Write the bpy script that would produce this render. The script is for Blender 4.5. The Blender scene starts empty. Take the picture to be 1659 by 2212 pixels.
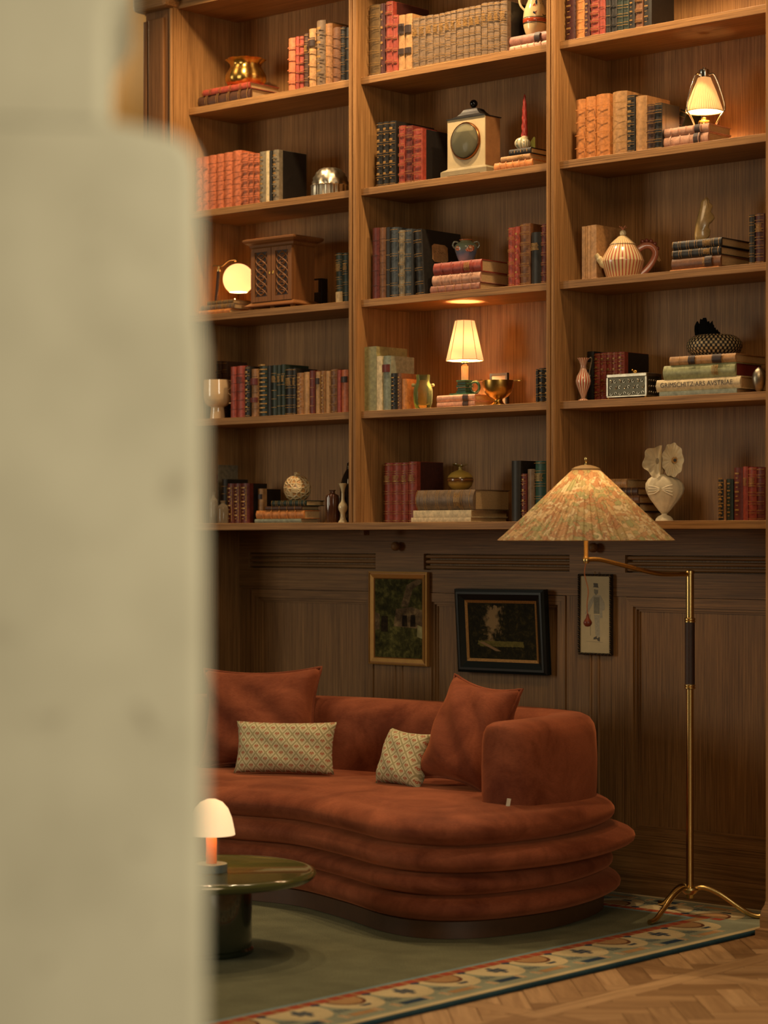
import bpy, bmesh, math, random
from mathutils import Vector
random.seed(7)
PI = math.pi
C = bpy.context.scene.collection
scn = bpy.context.scene

# ------------------------------------------------------------------ survey of the photograph (1659 x 2212)
FPX, CX, HY, EYE = 4950.0, 829.5, 1158.0, 1.2
YAW = math.atan2(4440, 4950); SN, CS = math.sin(YAW), math.cos(YAW)
CAMX, CAMY = 5.2, -6.0
def depth(x, y): return -(x-CAMX)*SN + (y-CAMY)*CS
def PX(px, Y):                       # room x of a sight line at room depth Y
    t = (px-CX)/FPX
    k = (Y-CAMY)/(CS+t*SN)
    return CAMX + k*(-SN+t*CS)
def PZ(px, py, Y): return EYE + (HY-py)*depth(PX(px, Y), Y)/FPX
def FL(px, py, z=0.0):               # room x,y of a point at height z
    d = (EYE-z)*FPX/(py-HY); u = d*(px-CX)/FPX
    return (CAMX-SN*d+CS*u, CAMY+CS*d+SN*u)

# ------------------------------------------------------------------ camera, world, lights, exposure
cam = bpy.data.objects.new('camera', bpy.data.cameras.new('camera')); C.objects.link(cam)
cam.location = (CAMX, CAMY, EYE); cam.rotation_euler = (PI/2, 0, YAW)
cam.data.sensor_fit = 'HORIZONTAL'; cam.data.sensor_width = 24.0
cam.data.lens = FPX*24.0/1659.0
cam.data.shift_y = (HY-1106.0)/1659.0
cam.data.clip_end = 60
cam.data.dof.use_dof = True; cam.data.dof.focus_distance = 7.65; cam.data.dof.aperture_fstop = 2.2
scn.camera = cam
vs = scn.view_settings
vs.view_transform = 'Standard'; vs.look = 'None'; vs.exposure = 0.0; vs.gamma = 1.0; vs.use_curve_mapping = False
w = bpy.data.worlds.new('world'); scn.world = w; w.use_nodes = True
w.node_tree.nodes['Background'].inputs[0].default_value = (0.58, 0.51, 0.35, 1)
w.node_tree.nodes['Background'].inputs[1].default_value = 0.04
def light(name, kind, loc, energy, col, size=0.1, target=None, **kw):
    d = bpy.data.lights.new(name, kind); d.energy = energy; d.color = col
    o = bpy.data.objects.new(name, d); C.objects.link(o); o.location = loc
    if kind == 'AREA': d.shape = 'RECTANGLE'; d.size = size; d.size_y = kw.get('size_y', size)
    else: d.shadow_soft_size = size
    if kind == 'SPOT': d.spot_size = kw.get('cone', 2.0); d.spot_blend = kw.get('blend', 0.6)
    if target: o.rotation_euler = (Vector(target)-Vector(loc)).to_track_quat('-Z', 'Y').to_euler()
    return o
WARM = (1.0, 0.695, 0.385)
for bx in (-0.72, 0.17, 1.06):       # one cornice light over each bay
    light('cornice_light', 'SPOT', (bx, -0.33, 3.42), 78, WARM, 0.035, (bx, -0.20, 0), cone=2.5, blend=0.9)
# added area light that brightens the stone pier; no window known here
wd = light('pier_fill', 'AREA', (6.6, -4.6, 2.1), 43, (1.0, 0.89, 0.67), 1.4, (3.4, -4.3, 1.2), size_y=1.9)
wd.data.spread = math.radians(100)
light('front_window', 'AREA', (-3.6, -6.4, 2.0), 96, (1.0, 0.89, 0.66), 1.8, (0.3, 0, 1.3), size_y=2.4)   # window, left of the bookcase's front
light('yellow_wall_fill', 'POINT', (-2.4, -0.07, 3.3), 14, (1.0, 0.72, 0.38), 0.12)   # added lamp, no known fitting, to brighten the yellow wall
light('ceiling_light', 'AREA', (2.6, -3.0, 3.9), 34, (1.0, 0.66, 0.34), 1.2, (1.2, -1.0, 0))

# ------------------------------------------------------------------ materials
def lin(h):
    h = h.lstrip('#'); v = [int(h[i:i+2], 16)/255 for i in (0, 2, 4)]
    return tuple(((c+0.055)/1.055)**2.4 if c > 0.04045 else c/12.92 for c in v)
MATS = {}
def nt(name):
    m = bpy.data.materials.new(name); m.use_nodes = True
    return m, m.node_tree.nodes, m.node_tree.links, m.node_tree.nodes['Principled BSDF']
def node(N, t, **kw):
    n = N.new(t)
    for k, v in kw.items(): setattr(n, k, v)
    return n
def noise_vec(N, L, scale, rnd=True, coord='Object'):
    tc = N.new('ShaderNodeTexCoord'); mp = N.new('ShaderNodeMapping'); mp.inputs['Scale'].default_value = scale
    L.new(tc.outputs[coord], mp.inputs['Vector'])
    if rnd:
        oi = N.new('ShaderNodeObjectInfo'); mu = node(N, 'ShaderNodeMath', operation='MULTIPLY'); mu.inputs[1].default_value = 37.0
        L.new(oi.outputs['Random'], mu.inputs[0]); cx = N.new('ShaderNodeCombineXYZ')
        for i in range(3): L.new(mu.outputs[0], cx.inputs[i])
        L.new(cx.outputs[0], mp.inputs['Location'])
    return mp.outputs[0]
def ramp(N, L, fac, stops):
    r = N.new('ShaderNodeValToRGB'); e = r.color_ramp.elements
    while len(e) < len(stops): e.new(0.5)
    for el, (p, c) in zip(e, stops): el.position = p; el.color = (*c, 1)
    L.new(fac, r.inputs[0]); return r.outputs[0]
def tex(N, L, vec, scale, detail=4, rough=0.6, dist=0.0):
    n = N.new('ShaderNodeTexNoise'); n.inputs['Scale'].default_value = scale; n.inputs['Detail'].default_value = detail
    n.inputs['Roughness'].default_value = rough; n.inputs['Distortion'].default_value = dist
    L.new(vec, n.inputs['Vector']); return n.outputs['Fac']
def bump(N, L, P, h, s, d=0.002):
    b = N.new('ShaderNodeBump'); b.inputs['Strength'].default_value = s; b.inputs['Distance'].default_value = d
    L.new(h, b.inputs['Height']); L.new(b.outputs[0], P.inputs['Normal'])
def mixc(N, L, a, b, f, mode='MIX'):
    m = N.new('ShaderNodeMix'); m.data_type = 'RGBA'; m.blend_type = mode
    for s, v in ((m.inputs[0], f), (m.inputs[6], a), (m.inputs[7], b)):
        if isinstance(v, (int, float)): s.default_value = v
        elif isinstance(v, tuple): s.default_value = (*v, 1)
        else: L.new(v, s)
    return m.outputs[2]
def oak(axis, c0, c1, rough=0.5):
    k = ('oak', axis, c0, c1)
    if k in MATS: return MATS[k]
    m, N, L, P = nt('oak_'+axis)
    s = {'x': (1.6, 110, 110), 'y': (110, 1.6, 110), 'z': (110, 110, 1.6)}[axis]
    v = noise_vec(N, L, s)
    s2 = {'x': (0.7, 7, 7), 'y': (7, 0.7, 7), 'z': (7, 7, 0.7)}[axis]
    v2 = noise_vec(N, L, s2)
    fine = tex(N, L, v, 2.2, 6, 0.72, 0.3); broad = tex(N, L, v2, 1.6, 3, 0.5, 1.2)
    a = ramp(N, L, fine, [(0.33, lin(c1)), (0.62, lin(c0))])
    b = ramp(N, L, broad, [(0.3, (0.80, 0.78, 0.76)), (0.7, (1.08, 1.07, 1.06))])
    L.new(mixc(N, L, a, b, 1.0, 'MULTIPLY'), P.inputs['Base Color'])
    P.inputs['Roughness'].default_value = rough; P.inputs['Specular IOR Level'].default_value = 0.3
    bump(N, L, P, fine, 0.35, 0.0012)
    MATS[k] = m; return m
OL, OD = 'AA7E4D', '6F4C29'
oakX = oak('x', OL, OD); oakZ = oak('z', OL, OD); oakY = oak('y', OL, OD)
dkX = oak('x', '8C673E', '573D21'); dkZ = oak('z', '8C673E', '573D21')
def plain(name, hexc, rough=0.5, metal=0.0, var=0.15, vs_=30.0, bmp=0.0, spec=0.5, coat=0.0):
    k = (name, hexc, rough, metal)
    if k in MATS: return MATS[k]
    m, N, L, P = nt(name)
    v = noise_vec(N, L, (1, 1, 1)); f = tex(N, L, v, vs_, 5, 0.65)
    c = lin(hexc)
    col = ramp(N, L, f, [(0.25, tuple(x*(1-var) for x in c)), (0.75, tuple(min(1, x*(1+var)) for x in c))])
    L.new(col, P.inputs['Base Color']); P.inputs['Roughness'].default_value = rough; P.inputs['Metallic'].default_value = metal
    P.inputs['Specular IOR Level'].default_value = spec; P.inputs['Coat Weight'].default_value = coat
    if bmp: bump(N, L, P, f, bmp, 0.001)
    MATS[k] = m; return m
def leather(hexc): return plain('leather', hexc, 0.5, 0, 0.4, 70, 0.22)
def glazed(name, hexc, **kw): return plain(name, hexc, 0.14, 0, 0.1, 12, coat=0.6, **kw)
brass = plain('brass', 'D2B272', 0.27, 1.0, 0.08, 20)
oldbrass = plain('aged_brass', 'C59A4E', 0.3, 1.0, 0.3, 40, 0.3)
silver = plain('tarnished_silver', 'A59B88', 0.38, 1.0, 0.3, 50, 0.4)
chrome = plain('chrome', 'C9C2B4', 0.16, 1.0, 0.06, 20)
gilt = plain('gilt', '9C743A', 0.45, 0.35, 0.5, 220)
paper = plain('paper', 'AC8E62', 0.8, 0, 0.2, 200)
redpaper = plain('red_edge_paper', '6A1F16', 0.7, 0, 0.2, 200)
dark = plain('dark_slot', '241710', 0.8)
black = plain('black_paint', '14110E', 0.4, 0, 0.2, 30)
def glass(name, hexc, rough=0.05, ior=1.45):
    m, N, L, P = nt(name); P.inputs['Base Color'].default_value = (*lin(hexc), 1)
    P.inputs['Transmission Weight'].default_value = 1.0; P.inputs['Roughness'].default_value = rough; P.inputs['IOR'].default_value = ior
    return m
def thin_glass(name, hexc, fac=0.25):
    m, N, L, P = nt(name); c = lin(hexc)
    P.inputs['Base Color'].default_value = (*c, 1); P.inputs['Roughness'].default_value = 0.06; P.inputs['Specular IOR Level'].default_value = 0.7
    t = N.new('ShaderNodeBsdfTransparent'); t.inputs[0].default_value = (*[min(1, x**0.5) for x in c], 1)
    lw = N.new('ShaderNodeLayerWeight'); lw.inputs[0].default_value = 0.35
    ad = node(N, 'ShaderNodeMath', operation='ADD'); ad.inputs[1].default_value = fac; ad.use_clamp = True; L.new(lw.outputs['Fresnel'], ad.inputs[0])
    mx = N.new('ShaderNodeMixShader'); L.new(ad.outputs[0], mx.inputs[0]); L.new(t.outputs[0], mx.inputs[1]); L.new(P.outputs[0], mx.inputs[2])
    L.new(mx.outputs[0], N['Material Output'].inputs['Surface']); return m
def shade_mat(name, hexc, em, tr=0.6):
    m, N, L, P = nt(name); c = lin(hexc)
    P.inputs['Base Color'].default_value = (*c, 1); P.inputs['Roughness'].default_value = 0.8
    P.inputs['Emission Color'].default_value = (*c, 1); P.inputs['Emission Strength'].default_value = em
    t = N.new('ShaderNodeBsdfTranslucent'); t.inputs[0].default_value = (*c, 1)
    mx = N.new('ShaderNodeMixShader'); mx.inputs[0].default_value = tr
    L.new(P.outputs[0], mx.inputs[1]); L.new(t.outputs[0], mx.inputs[2])
    L.new(mx.outputs[0], N['Material Output'].inputs['Surface']); return m
def velvet():
    m, N, L, P = nt('rust_velvet')
    v = noise_vec(N, L, (1, 1, 1)); f = tex(N, L, v, 5.5, 5, 0.62, 0.6)
    v2 = noise_vec(N, L, (30, 30, 260)); g = tex(N, L, v2, 3.0, 2, 0.5)
    a = ramp(N, L, f, [(0.34, lin('5C2A18')), (0.68, lin('8E4E33'))])
    b = ramp(N, L, g, [(0.3, (0.82, 0.82, 0.82)), (0.7, (1.1, 1.1, 1.1))])
    L.new(mixc(N, L, a, b, 1.0, 'MULTIPLY'), P.inputs['Base Color'])
    P.inputs['Roughness'].default_value = 0.75; P.inputs['Specular IOR Level'].default_value = 0.15
    P.inputs['Sheen Weight'].default_value = 0.5; P.inputs['Sheen Roughness'].default_value = 0.5
    P.inputs['Sheen Tint'].default_value = (*lin('E0875A'), 1)
    bump(N, L, P, g, 0.25, 0.001); return m
VELVET = velvet()

# ------------------------------------------------------------------ geometry helpers
class M:
    def __init__(s): s.v = []; s.f = []
    def box(s, x0, x1, y0, y1, z0, z1):
        i = len(s.v)
        s.v += [(x0,y0,z0),(x1,y0,z0),(x1,y1,z0),(x0,y1,z0),(x0,y0,z1),(x1,y0,z1),(x1,y1,z1),(x0,y1,z1)]
        s.f += [tuple(i+k for k in q) for q in ((0,3,2,1),(4,5,6,7),(0,1,5,4),(1,2,6,5),(2,3,7,6),(3,0,4,7))]; return s
    def loft(s, rings, cap0=True, cap1=True, closed=True):
        i = len(s.v); n = len(rings[0])
        for r in rings: s.v += [tuple(p) for p in r]
        for k in range(len(rings)-1):
            for j in range(n if closed else n-1):
                a = i+k*n+j; b = i+k*n+(j+1) % n
                s.f.append((a, b, b+n, a+n))
        if cap0: s.f.append(tuple(i+j for j in range(n))[::-1])
        if cap1: s.f.append(tuple(i+(len(rings)-1)*n+j for j in range(n)))
        return s
    def lathe(s, prof, n=32, cx=0, cy=0, cz=0, mod=None, cap0=True, cap1=True):
        rings = []
        for r, z in prof:
            rings.append([(cx+(r*(mod(2*PI*j/n, z) if mod else 1))*math.cos(2*PI*j/n), cy+(r*(mod(2*PI*j/n, z) if mod else 1))*math.sin(2*PI*j/n), cz+z) for j in range(n)])
        return s.loft(rings, cap0, cap1)
    def tube(s, pts, r, n=10, closed=False):
        pts = [Vector(p) for p in pts]; rr = r if isinstance(r, (list, tuple)) else [r]*len(pts)
        rings = []; up = None
        for k, p in enumerate(pts):
            a = pts[k-1] if (k or closed) else p; b = pts[(k+1) % len(pts)] if (k < len(pts)-1 or closed) else p
            t = (b-a).normalized()
            if up is None: up = Vector((0, 0, 1)) if abs(t.z) < 0.9 else Vector((1, 0, 0))
            x = t.cross(up).normalized(); y = x.cross(t).normalized(); up = y
            rings.append([p+rr[k]*(math.cos(2*PI*j/n)*x+math.sin(2*PI*j/n)*y) for j in range(n)])
        if closed: rings.append(rings[0]); return s.loft(rings, False, False)
        return s.loft(rings)
    def prism(s, poly, y0, y1):      # polygon in x,z, extruded along y
        return s.loft([[(x, y0, z) for x, z in poly], [(x, y1, z) for x, z in poly]])
    def slab(s, poly, z0, z1):       # polygon in x,y, extruded along z
        return s.loft([[(x, y, z0) for x, y in poly], [(x, y, z1) for x, y in poly]])
    def ball(s, c, r, n=16, sz=1.0, sx=1.0, sy=1.0):
        rings = []
        for k in range(1, n//2):
            a = -PI/2+PI*k/(n//2)
            rings.append([(c[0]+sx*r*math.cos(a)*math.cos(2*PI*j/n), c[1]+sy*r*math.cos(a)*math.sin(2*PI*j/n), c[2]+sz*r*math.sin(a)) for j in range(n)])
        return s.loft(rings)
    def build(s, name, mat, parent=None, smooth=None, bevel=0, loc=None, rot=None):
        me = bpy.data.meshes.new(name); me.from_pydata(s.v, [], s.f)
        bm = bmesh.new(); bm.from_mesh(me)
        bmesh.ops.recalc_face_normals(bm, faces=bm.faces); bm.to_mesh(me); bm.free()
        if smooth is not None:
            for p in me.polygons: p.use_smooth = True
            me.set_sharp_from_angle(angle=math.radians(smooth))
        me.materials.append(mat)
        o = bpy.data.objects.new(name, me); C.objects.link(o)
        if parent: o.parent = parent
        if loc: o.location = loc
        if rot: o.rotation_euler = rot
        if bevel:
            b = o.modifiers.new('bevel', 'BEVEL'); b.width = bevel; b.segments = 2; b.limit_method = 'ANGLE'; b.angle_limit = 0.6
        return o
def thing(name, label, cat, loc=(0, 0, 0), rz=0, group=None, rot=None):
    o = bpy.data.objects.new(name, None); C.objects.link(o); o.empty_display_size = 0.05
    o.location = loc; o.rotation_euler = rot if rot else (0, 0, rz); tag(o, label, cat, group); return o
def tag(o, label, cat=None, group=None):
    o['label'] = label
    if cat: o['category'] = cat
    if group: o['group'] = group
    return o
def struct(o): o['kind'] = 'structure'; return o
def spline(pts, n=8, closed=True):
    out = []; N = len(pts)
    for i in range(N if closed else N-1):
        p = [Vector(pts[(i+k) % N] if closed else pts[min(max(i+k, 0), N-1)]) for k in (-1, 0, 1, 2)]
        for j in range(n):
            t = j/n
            out.append(0.5*((2*p[1])+(p[2]-p[0])*t+(2*p[0]-5*p[1]+4*p[2]-p[3])*t*t+(3*p[1]-p[0]-3*p[2]+p[3])*t**3))
    if not closed: out.append(Vector(pts[-1]))
    return out
def normals2(poly):                  # outward normals of a counter-clockwise outline
    n = len(poly); out = []
    for i in range(n):
        d = Vector(poly[(i+1) % n])-Vector(poly[i-1]); out.append(Vector((d.y, -d.x)).normalized())
    return out
def offset(poly, d, extra=None):
    nn = normals2(poly)
    return [Vector(p)+q*(d+(extra(q) if extra else 0)) for p, q in zip(poly, nn)]

# ================================================================== THE SETTING
FZ = -0.012                          # parquet surface; the rug's pile is level zero
YB, YW = 0.262, 0.335                # back of the shelves, wainscot wall
SH0, PITCH, TH = 1.2222, 0.3950, 0.0262
def ztop(row): return SH0+PITCH*(5-row)+TH       # row 1 = top shelf in view, 5 = bottom shelf
XL = [-1.180, -0.291, 0.595]; XR = [-0.327, 0.559, 1.445]
# ---- floor with panel parquet
floor_ = struct(M().box(-5, 8, -10, 3, -0.05, -0.006).build('floor', plain('floor_bed', '5A3C22', 0.7)))
floor_['label'] = 'light oak panel parquet floor'; floor_.location.z = FZ
def clip(poly, x0, x1, y0, y1):
    for ax, lim, sg in ((0, x0, 1), (0, x1, -1), (1, y0, 1), (1, y1, -1)):
        out = []
        for i in range(len(poly)):
            a, b = poly[i-1], poly[i]; da = (a[ax]-lim)*sg; db = (b[ax]-lim)*sg
            if da >= 0 and db >= 0: out.append(b)
            elif da >= 0 or db >= 0:
                t = da/(da-db); p = (a[0]+(b[0]-a[0])*t, a[1]+(b[1]-a[1])*t); out.append(p)
                if db >= 0: out.append(b)
        poly = out
        if len(poly) < 3: return []
    return poly
pl_m = []
for ax in ('x', 'y', 'd', 'e'):
    m, N, L, P = nt('parquet_oak_'+ax)
    tc = N.new('ShaderNodeTexCoord'); mp = N.new('ShaderNodeMapping')
    ang = {'x': 0, 'y': PI/2, 'd': PI/4, 'e': -PI/4}[ax]
    mp.vector_type = 'TEXTURE'; mp.inputs['Rotation'].default_value = (0, 0, ang); mp.inputs['Scale'].default_value = (0.45, 0.03, 1)
    L.new(tc.outputs['Object'], mp.inputs['Vector'])
    f = tex(N, L, mp.outputs[0], 1.6, 6, 0.7, 0.8)
    oi = N.new('ShaderNodeObjectInfo')
    a = ramp(N, L, f, [(0.3, lin('94704A')), (0.65, lin('BE986C'))])
    b = ramp(N, L, oi.outputs['Random'], [(0.0, (0.62, 0.55, 0.46)), (0.5, (1.0, 0.96, 0.9)), (1.0, (1.22, 1.24, 1.26))])
    L.new(mixc(N, L, a, b, 1.0, 'MULTIPLY'), P.inputs['Base Color']); P.inputs['Roughness'].default_value = 0.42
    bump(N, L, P, f, 0.2, 0.001); pl_m.append(m)
GX, GY, GP, GW = 1.612, -0.692, 0.73, 0.068
far = M()
def plank(poly, mi, near):
    z1 = -random.random()*0.0006
    if not near: far.slab(poly, -0.006, -0.0003); return
    M().slab(poly, -0.006, z1).build('plank', pl_m[mi], floor_)
for i in range(-1, 3):
    for j in range(-3, 2):
        x0, y0 = GX+GW/2+(i-0)*GP-0.0, GY+GW/2+(j-1)*GP
        x1, y1 = x0+GP-GW, y0+GP-GW
        if x1 < 1.2: continue
        near = (i <= 0 and y0 < 0.1) and y1 > -2.4
        g = 0.0008
        plank([(x0-GW+g, y0+g), (x0-g, y0+g), (x0-g, y1-g+0), (x0-GW+g, y1-g)], 1, near)
        plank([(x0-GW+g, y0-GW+g), (x0-g, y0-GW+g), (x0-g, y0-g), (x0-GW+g, y0-g)], 1, near)
        plank([(x0+g, y0-GW+g), (x1-g, y0-GW+g), (x1-g, y0-g), (x0+g, y0-g)], 0, near)
        cx, cy = (x0+x1)/2, (y0+y1)/2; wd, ln = 0.0745, 0.2235
        r2 = math.sqrt(0.5)
        for a in range(-16, 17):
            for b in range(-4, 5):
                for o in (0, 1):     # herringbone laid at 45 degrees
                    ub = a*wd+b*(2*ln); vb = a*wd
                    if o == 0: r = (ub, vb, ub+ln, vb+wd)
                    else: r = (ub+ln, vb-ln+wd, ub+ln+wd, vb+wd)
                    r = (r[0]+g, r[1]+g, r[2]-g, r[3]-g)
                    q = [(cx+(u-v)*r2, cy+(u+v)*r2) for u, v in ((r[0], r[1]), (r[2], r[1]), (r[2], r[3]), (r[0], r[3]))]
                    if all(p[0] < x0 for p in q) or all(p[0] > x1 for p in q) or all(p[1] < y0 for p in q) or all(p[1] > y1 for p in q): continue
                    q = clip(q, x0+g, x1-g, y0+g, y1-g)
                    if len(q) >= 3:
                        near2 = near and max(p[0] for p in q) > 1.34
                        plank(q, 2 if o == 0 else 3, near2)
fo = far.build('plank_remainder', pl_m[0], floor_); fo['kind'] = 'stuff'

# ---- walls
yel = plain('yellow_paint', 'B8862B', 0.55, 0, 0.06, 8)
wl = struct(M().box(-4.5, -1.47, YW, YW+0.1, FZ, 4).build('wall_left', yel)); wl['label'] = 'mustard yellow painted wall beyond the bookcase'
xs = PX(263, 0.31)
M().box(xs, -1.36, 0.305, YW, FZ, 3.9).build('door_leaf', yel, wl, bevel=0.006)
wb = struct(M().box(-1.47, 3.2, YW+0.012, YW+0.12, FZ, SH0).build('wall_back', dkZ)); wb['label'] = 'dark oak wainscot below the bookcase'
WX = lambda px: PX(px, YW-0.01)
# horizontal boards of the wainscot with reeded vent slots
vz0, vz1 = PZ(1070, 1233, YW), PZ(1070, 1197, YW)
rz0 = PZ(1070, 1283, YW)             # joint between the frieze and the panels
VP = [(WX(537), WX(812)), (WX(916), WX(1231)), (WX(1351), WX(1351)+WX(1231)-WX(916))]
M().box(-1.3, 2.6, YW-0.012, YW+0.012, vz1, SH0-0.001).build('frieze_board', dkX, wb)
M().box(-1.3, 2.6, YW-0.012, YW+0.012, rz0+0.001, vz0).build('frieze_board', dkX, wb)
ed = [-1.3]+[e for p in VP for e in p]+[2.6]
for k in range(0, len(ed), 2): M().box(ed[k], ed[k+1], YW-0.012, YW+0.012, vz0, vz1).build('frieze_board', dkX, wb)
hh = (vz1-vz0)
for a, b in VP:
    for k in range(3):
        zc = vz0+hh*(k+0.5)/3
        M().tube([(a+0.001, YW+0.003, zc), (b-0.001, YW+0.003, zc)], hh*0.12, 10).build('reed', dkX, wb, 40)
# panels
bead = [PX(866, YW), PX(1290, YW)]; bp = bead[1]-bead[0]
bead = [bead[0]-bp, bead[0], bead[1], bead[1]+bp, bead[1]+2*bp]
zb0 = PZ(1380, 1812, YW); zf0 = PZ(1380, 1790, YW)
mo, mi_ = WX(1352)-bead[2], WX(1377)-bead[2]
for k in range(4):
    a, b = bead[k]+mo, bead[k+1]-mo
    M().box(bead[k]-mo+0.001 if k else -1.3, a-0.001, YW-0.008, YW+0.012, zb0, rz0).build('stile_board', dkZ, wb)
    for dx in (-0.022, 0.012): M().tube([(bead[k]+dx, YW-0.008, zb0), (bead[k]+dx, YW-0.008, rz0-0.001)], 0.006, 10).build('bead', dkZ, wb, 40)
    # mitred frame, four pieces, stepped
    ft = rz0-0.001; fb = zb0
    for (w0, w1, y) in ((0, mi_-mo-0.016, YW-0.014), (mi_-mo-0.016, mi_-mo-0.007, YW-0.006), (mi_-mo-0.007, mi_-mo, YW+0.002)):
        for pc in (((a+w0, fb+w0), (a+w0, ft-w0), (a+w1, ft-w1), (a+w1, fb+w1)), ((a+w0, ft-w0), (b-w0, ft-w0), (b-w1, ft-w1), (a+w1, ft-w1)),
                   ((b-w0, ft-w0), (b-w0, fb+w0), (b-w1, fb+w1), (b-w1, ft-w1)), ((b-w0, fb+w0), (a+w0, fb+w0), (a+w1, fb+w1), (b-w1, fb+w1))):
            M().prism(pc, y, YW+0.012).build('panel_moulding', dkX if abs(pc[0][0]-pc[1][0]) > 0.1 else dkZ, wb)
    M().box(a+0.03, b-0.03, YW+0.008, YW+0.02, fb+0.02, ft-0.02).build('panel', dkZ, wb)
# skirting
sk = struct(M().box(-1.235, 1.443, YW-0.014, YW+0.012, FZ, zb0-0.001).build('baseboard_back', dkX)); sk['label'] = 'deep dark oak skirting board under the wainscot'
M().prism([(-1.235, FZ), (1.42, FZ), (1.42, 0.075), (-1.235, 0.075)], YW-0.028, YW-0.014).build('plinth_board', dkX, sk, bevel=0.006)
for px, py in ((856, 1180), (1283, 1183)):
    x = PX(px, YW-0.03); z = PZ(px, py, YW-0.03)
    k = M().tube([(x, YW-0.01, z), (x, YW-0.03, z)], 0.008, 10); k.ball((x, YW-0.034, z), 0.0175, 16); k.build('knob', dkX, wb, 60)
x = PX(790, 0.2); M().box(x-0.009, x+0.009, 0.18, 0.21, 1.203, SH0-0.001).build('shelf_bracket', dkX, wb)

# ---- bookcase
bc = thing('bookcase', 'tall built-in oak bookcase with three bays of open shelves', 'bookcase', (0, 0, 0))
YF = -0.030; ZT = SH0+PITCH*5
# left and right pilasters
pl0, pl1 = PX(311, -0.092), -1.180
M().box(pl0+0.14-0.03, pl1, -0.0795, YW, SH0, ZT+0.35).build('side_panel', oakZ, bc)
pil_shaded = oak('z', '845A34', '58391E')  # same oak made darker: the pilaster's lack of light is put into its colour
M().box(pl0, pl1-0.013, -0.081, YW-0.001, SH0, ZT+0.35).build('pilaster', pil_shaded, bc)
M().box(pl0, -1.235, -0.080, YW, FZ, SH0-0.001).build('side_panel', dkZ, bc)
M().box(pl0+0.024, pl1-0.045, -0.092, -0.080, 0.2, ZT-0.03).build('pilaster_panel', pil_shaded, bc, bevel=0.003)
M().box(pl1-0.012, pl1, -0.092, -0.080, 0.15, ZT).build('pilaster_bead', oakZ, bc, bevel=0.004)
M().box(pl0-0.012, pl0+0.008, -0.086, -0.02, 0.15, ZT-0.03).build('pilaster_bead', pil_shaded, bc, bevel=0.003)
M().box(1.445, 1.605, -0.093, YW, FZ, ZT+0.35).build('side_panel', oakZ, bc, bevel=0.004)
base = M(); prof = [(0.022, FZ), (0.022, 0.016), (0.012, 0.02), (0.012, 0.055), (0.008, 0.075), (0.002, 0.088), (0.0, 0.1)]
base.loft([[(1.445-o, -0.093-o, z), (1.605+o, -0.093-o, z), (1.605+o, 0.2, z), (1.445-o, 0.2, z)] for o, z in prof]); base.build('pilaster_base', oakX, bc)
# cornice and top
M().box(pl0-0.03, 1.62, -0.06, YW, ZT, ZT+0.03).build('top_board', oakX, bc)
M().box(pl0-0.035, pl1+0.01, -0.13, YW-0.05, ZT+0.0, ZT+0.09).build('cornice_block', oakX, bc, bevel=0.02)
M().box(pl1+0.01, 1.64, -0.10, -0.02, ZT+0.03, ZT+0.14).build('cornice', oakX, bc, bevel=0.015)
# dividers
for x0, x1 in ((-0.327, -0.291), (0.559, 0.595)):
    M().box(x0, x0+0.0172, -0.022, YB, SH0+TH+0.001, ZT).build('divider_panel', oakZ, bc)
    M().box(x1-0.0172, x1, -0.022, YB, SH0+TH+0.001, ZT).build('divider_panel', oakZ, bc)
    xm = (x0+x1)/2
    for xa, xb in ((x0, xm-0.0018), (xm+0.0018, x1)):
        r = (xb-xa)/2; xc = (xa+xb)/2
        pr = [(xc+r*math.cos(t)*1.0, -0.022-0.009*math.sin(t)) for t in [PI*k/8 for k in range(9)]]
        M().slab(pr, SH0+TH+0.001, ZT).build('front_bead', oakZ, bc, 50)
for b in range(3):
    M().box(XL[b]-0.01, XR[b]+0.01, YB, YB+0.012, SH0+TH, ZT).build('back_panel', oakZ, bc)
    for row in range(1, 5):
        zt = ztop(row); M().box(XL[b]+0.0005, XR[b]-0.0005, 0, YB, zt-TH, zt).build('shelf', oakX, bc, bevel=0.0015)
M().box(-1.180, 1.445, -0.034, YW-0.001, SH0, SH0+TH).build('shelf', oakX, bc, bevel=0.0015)

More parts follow.
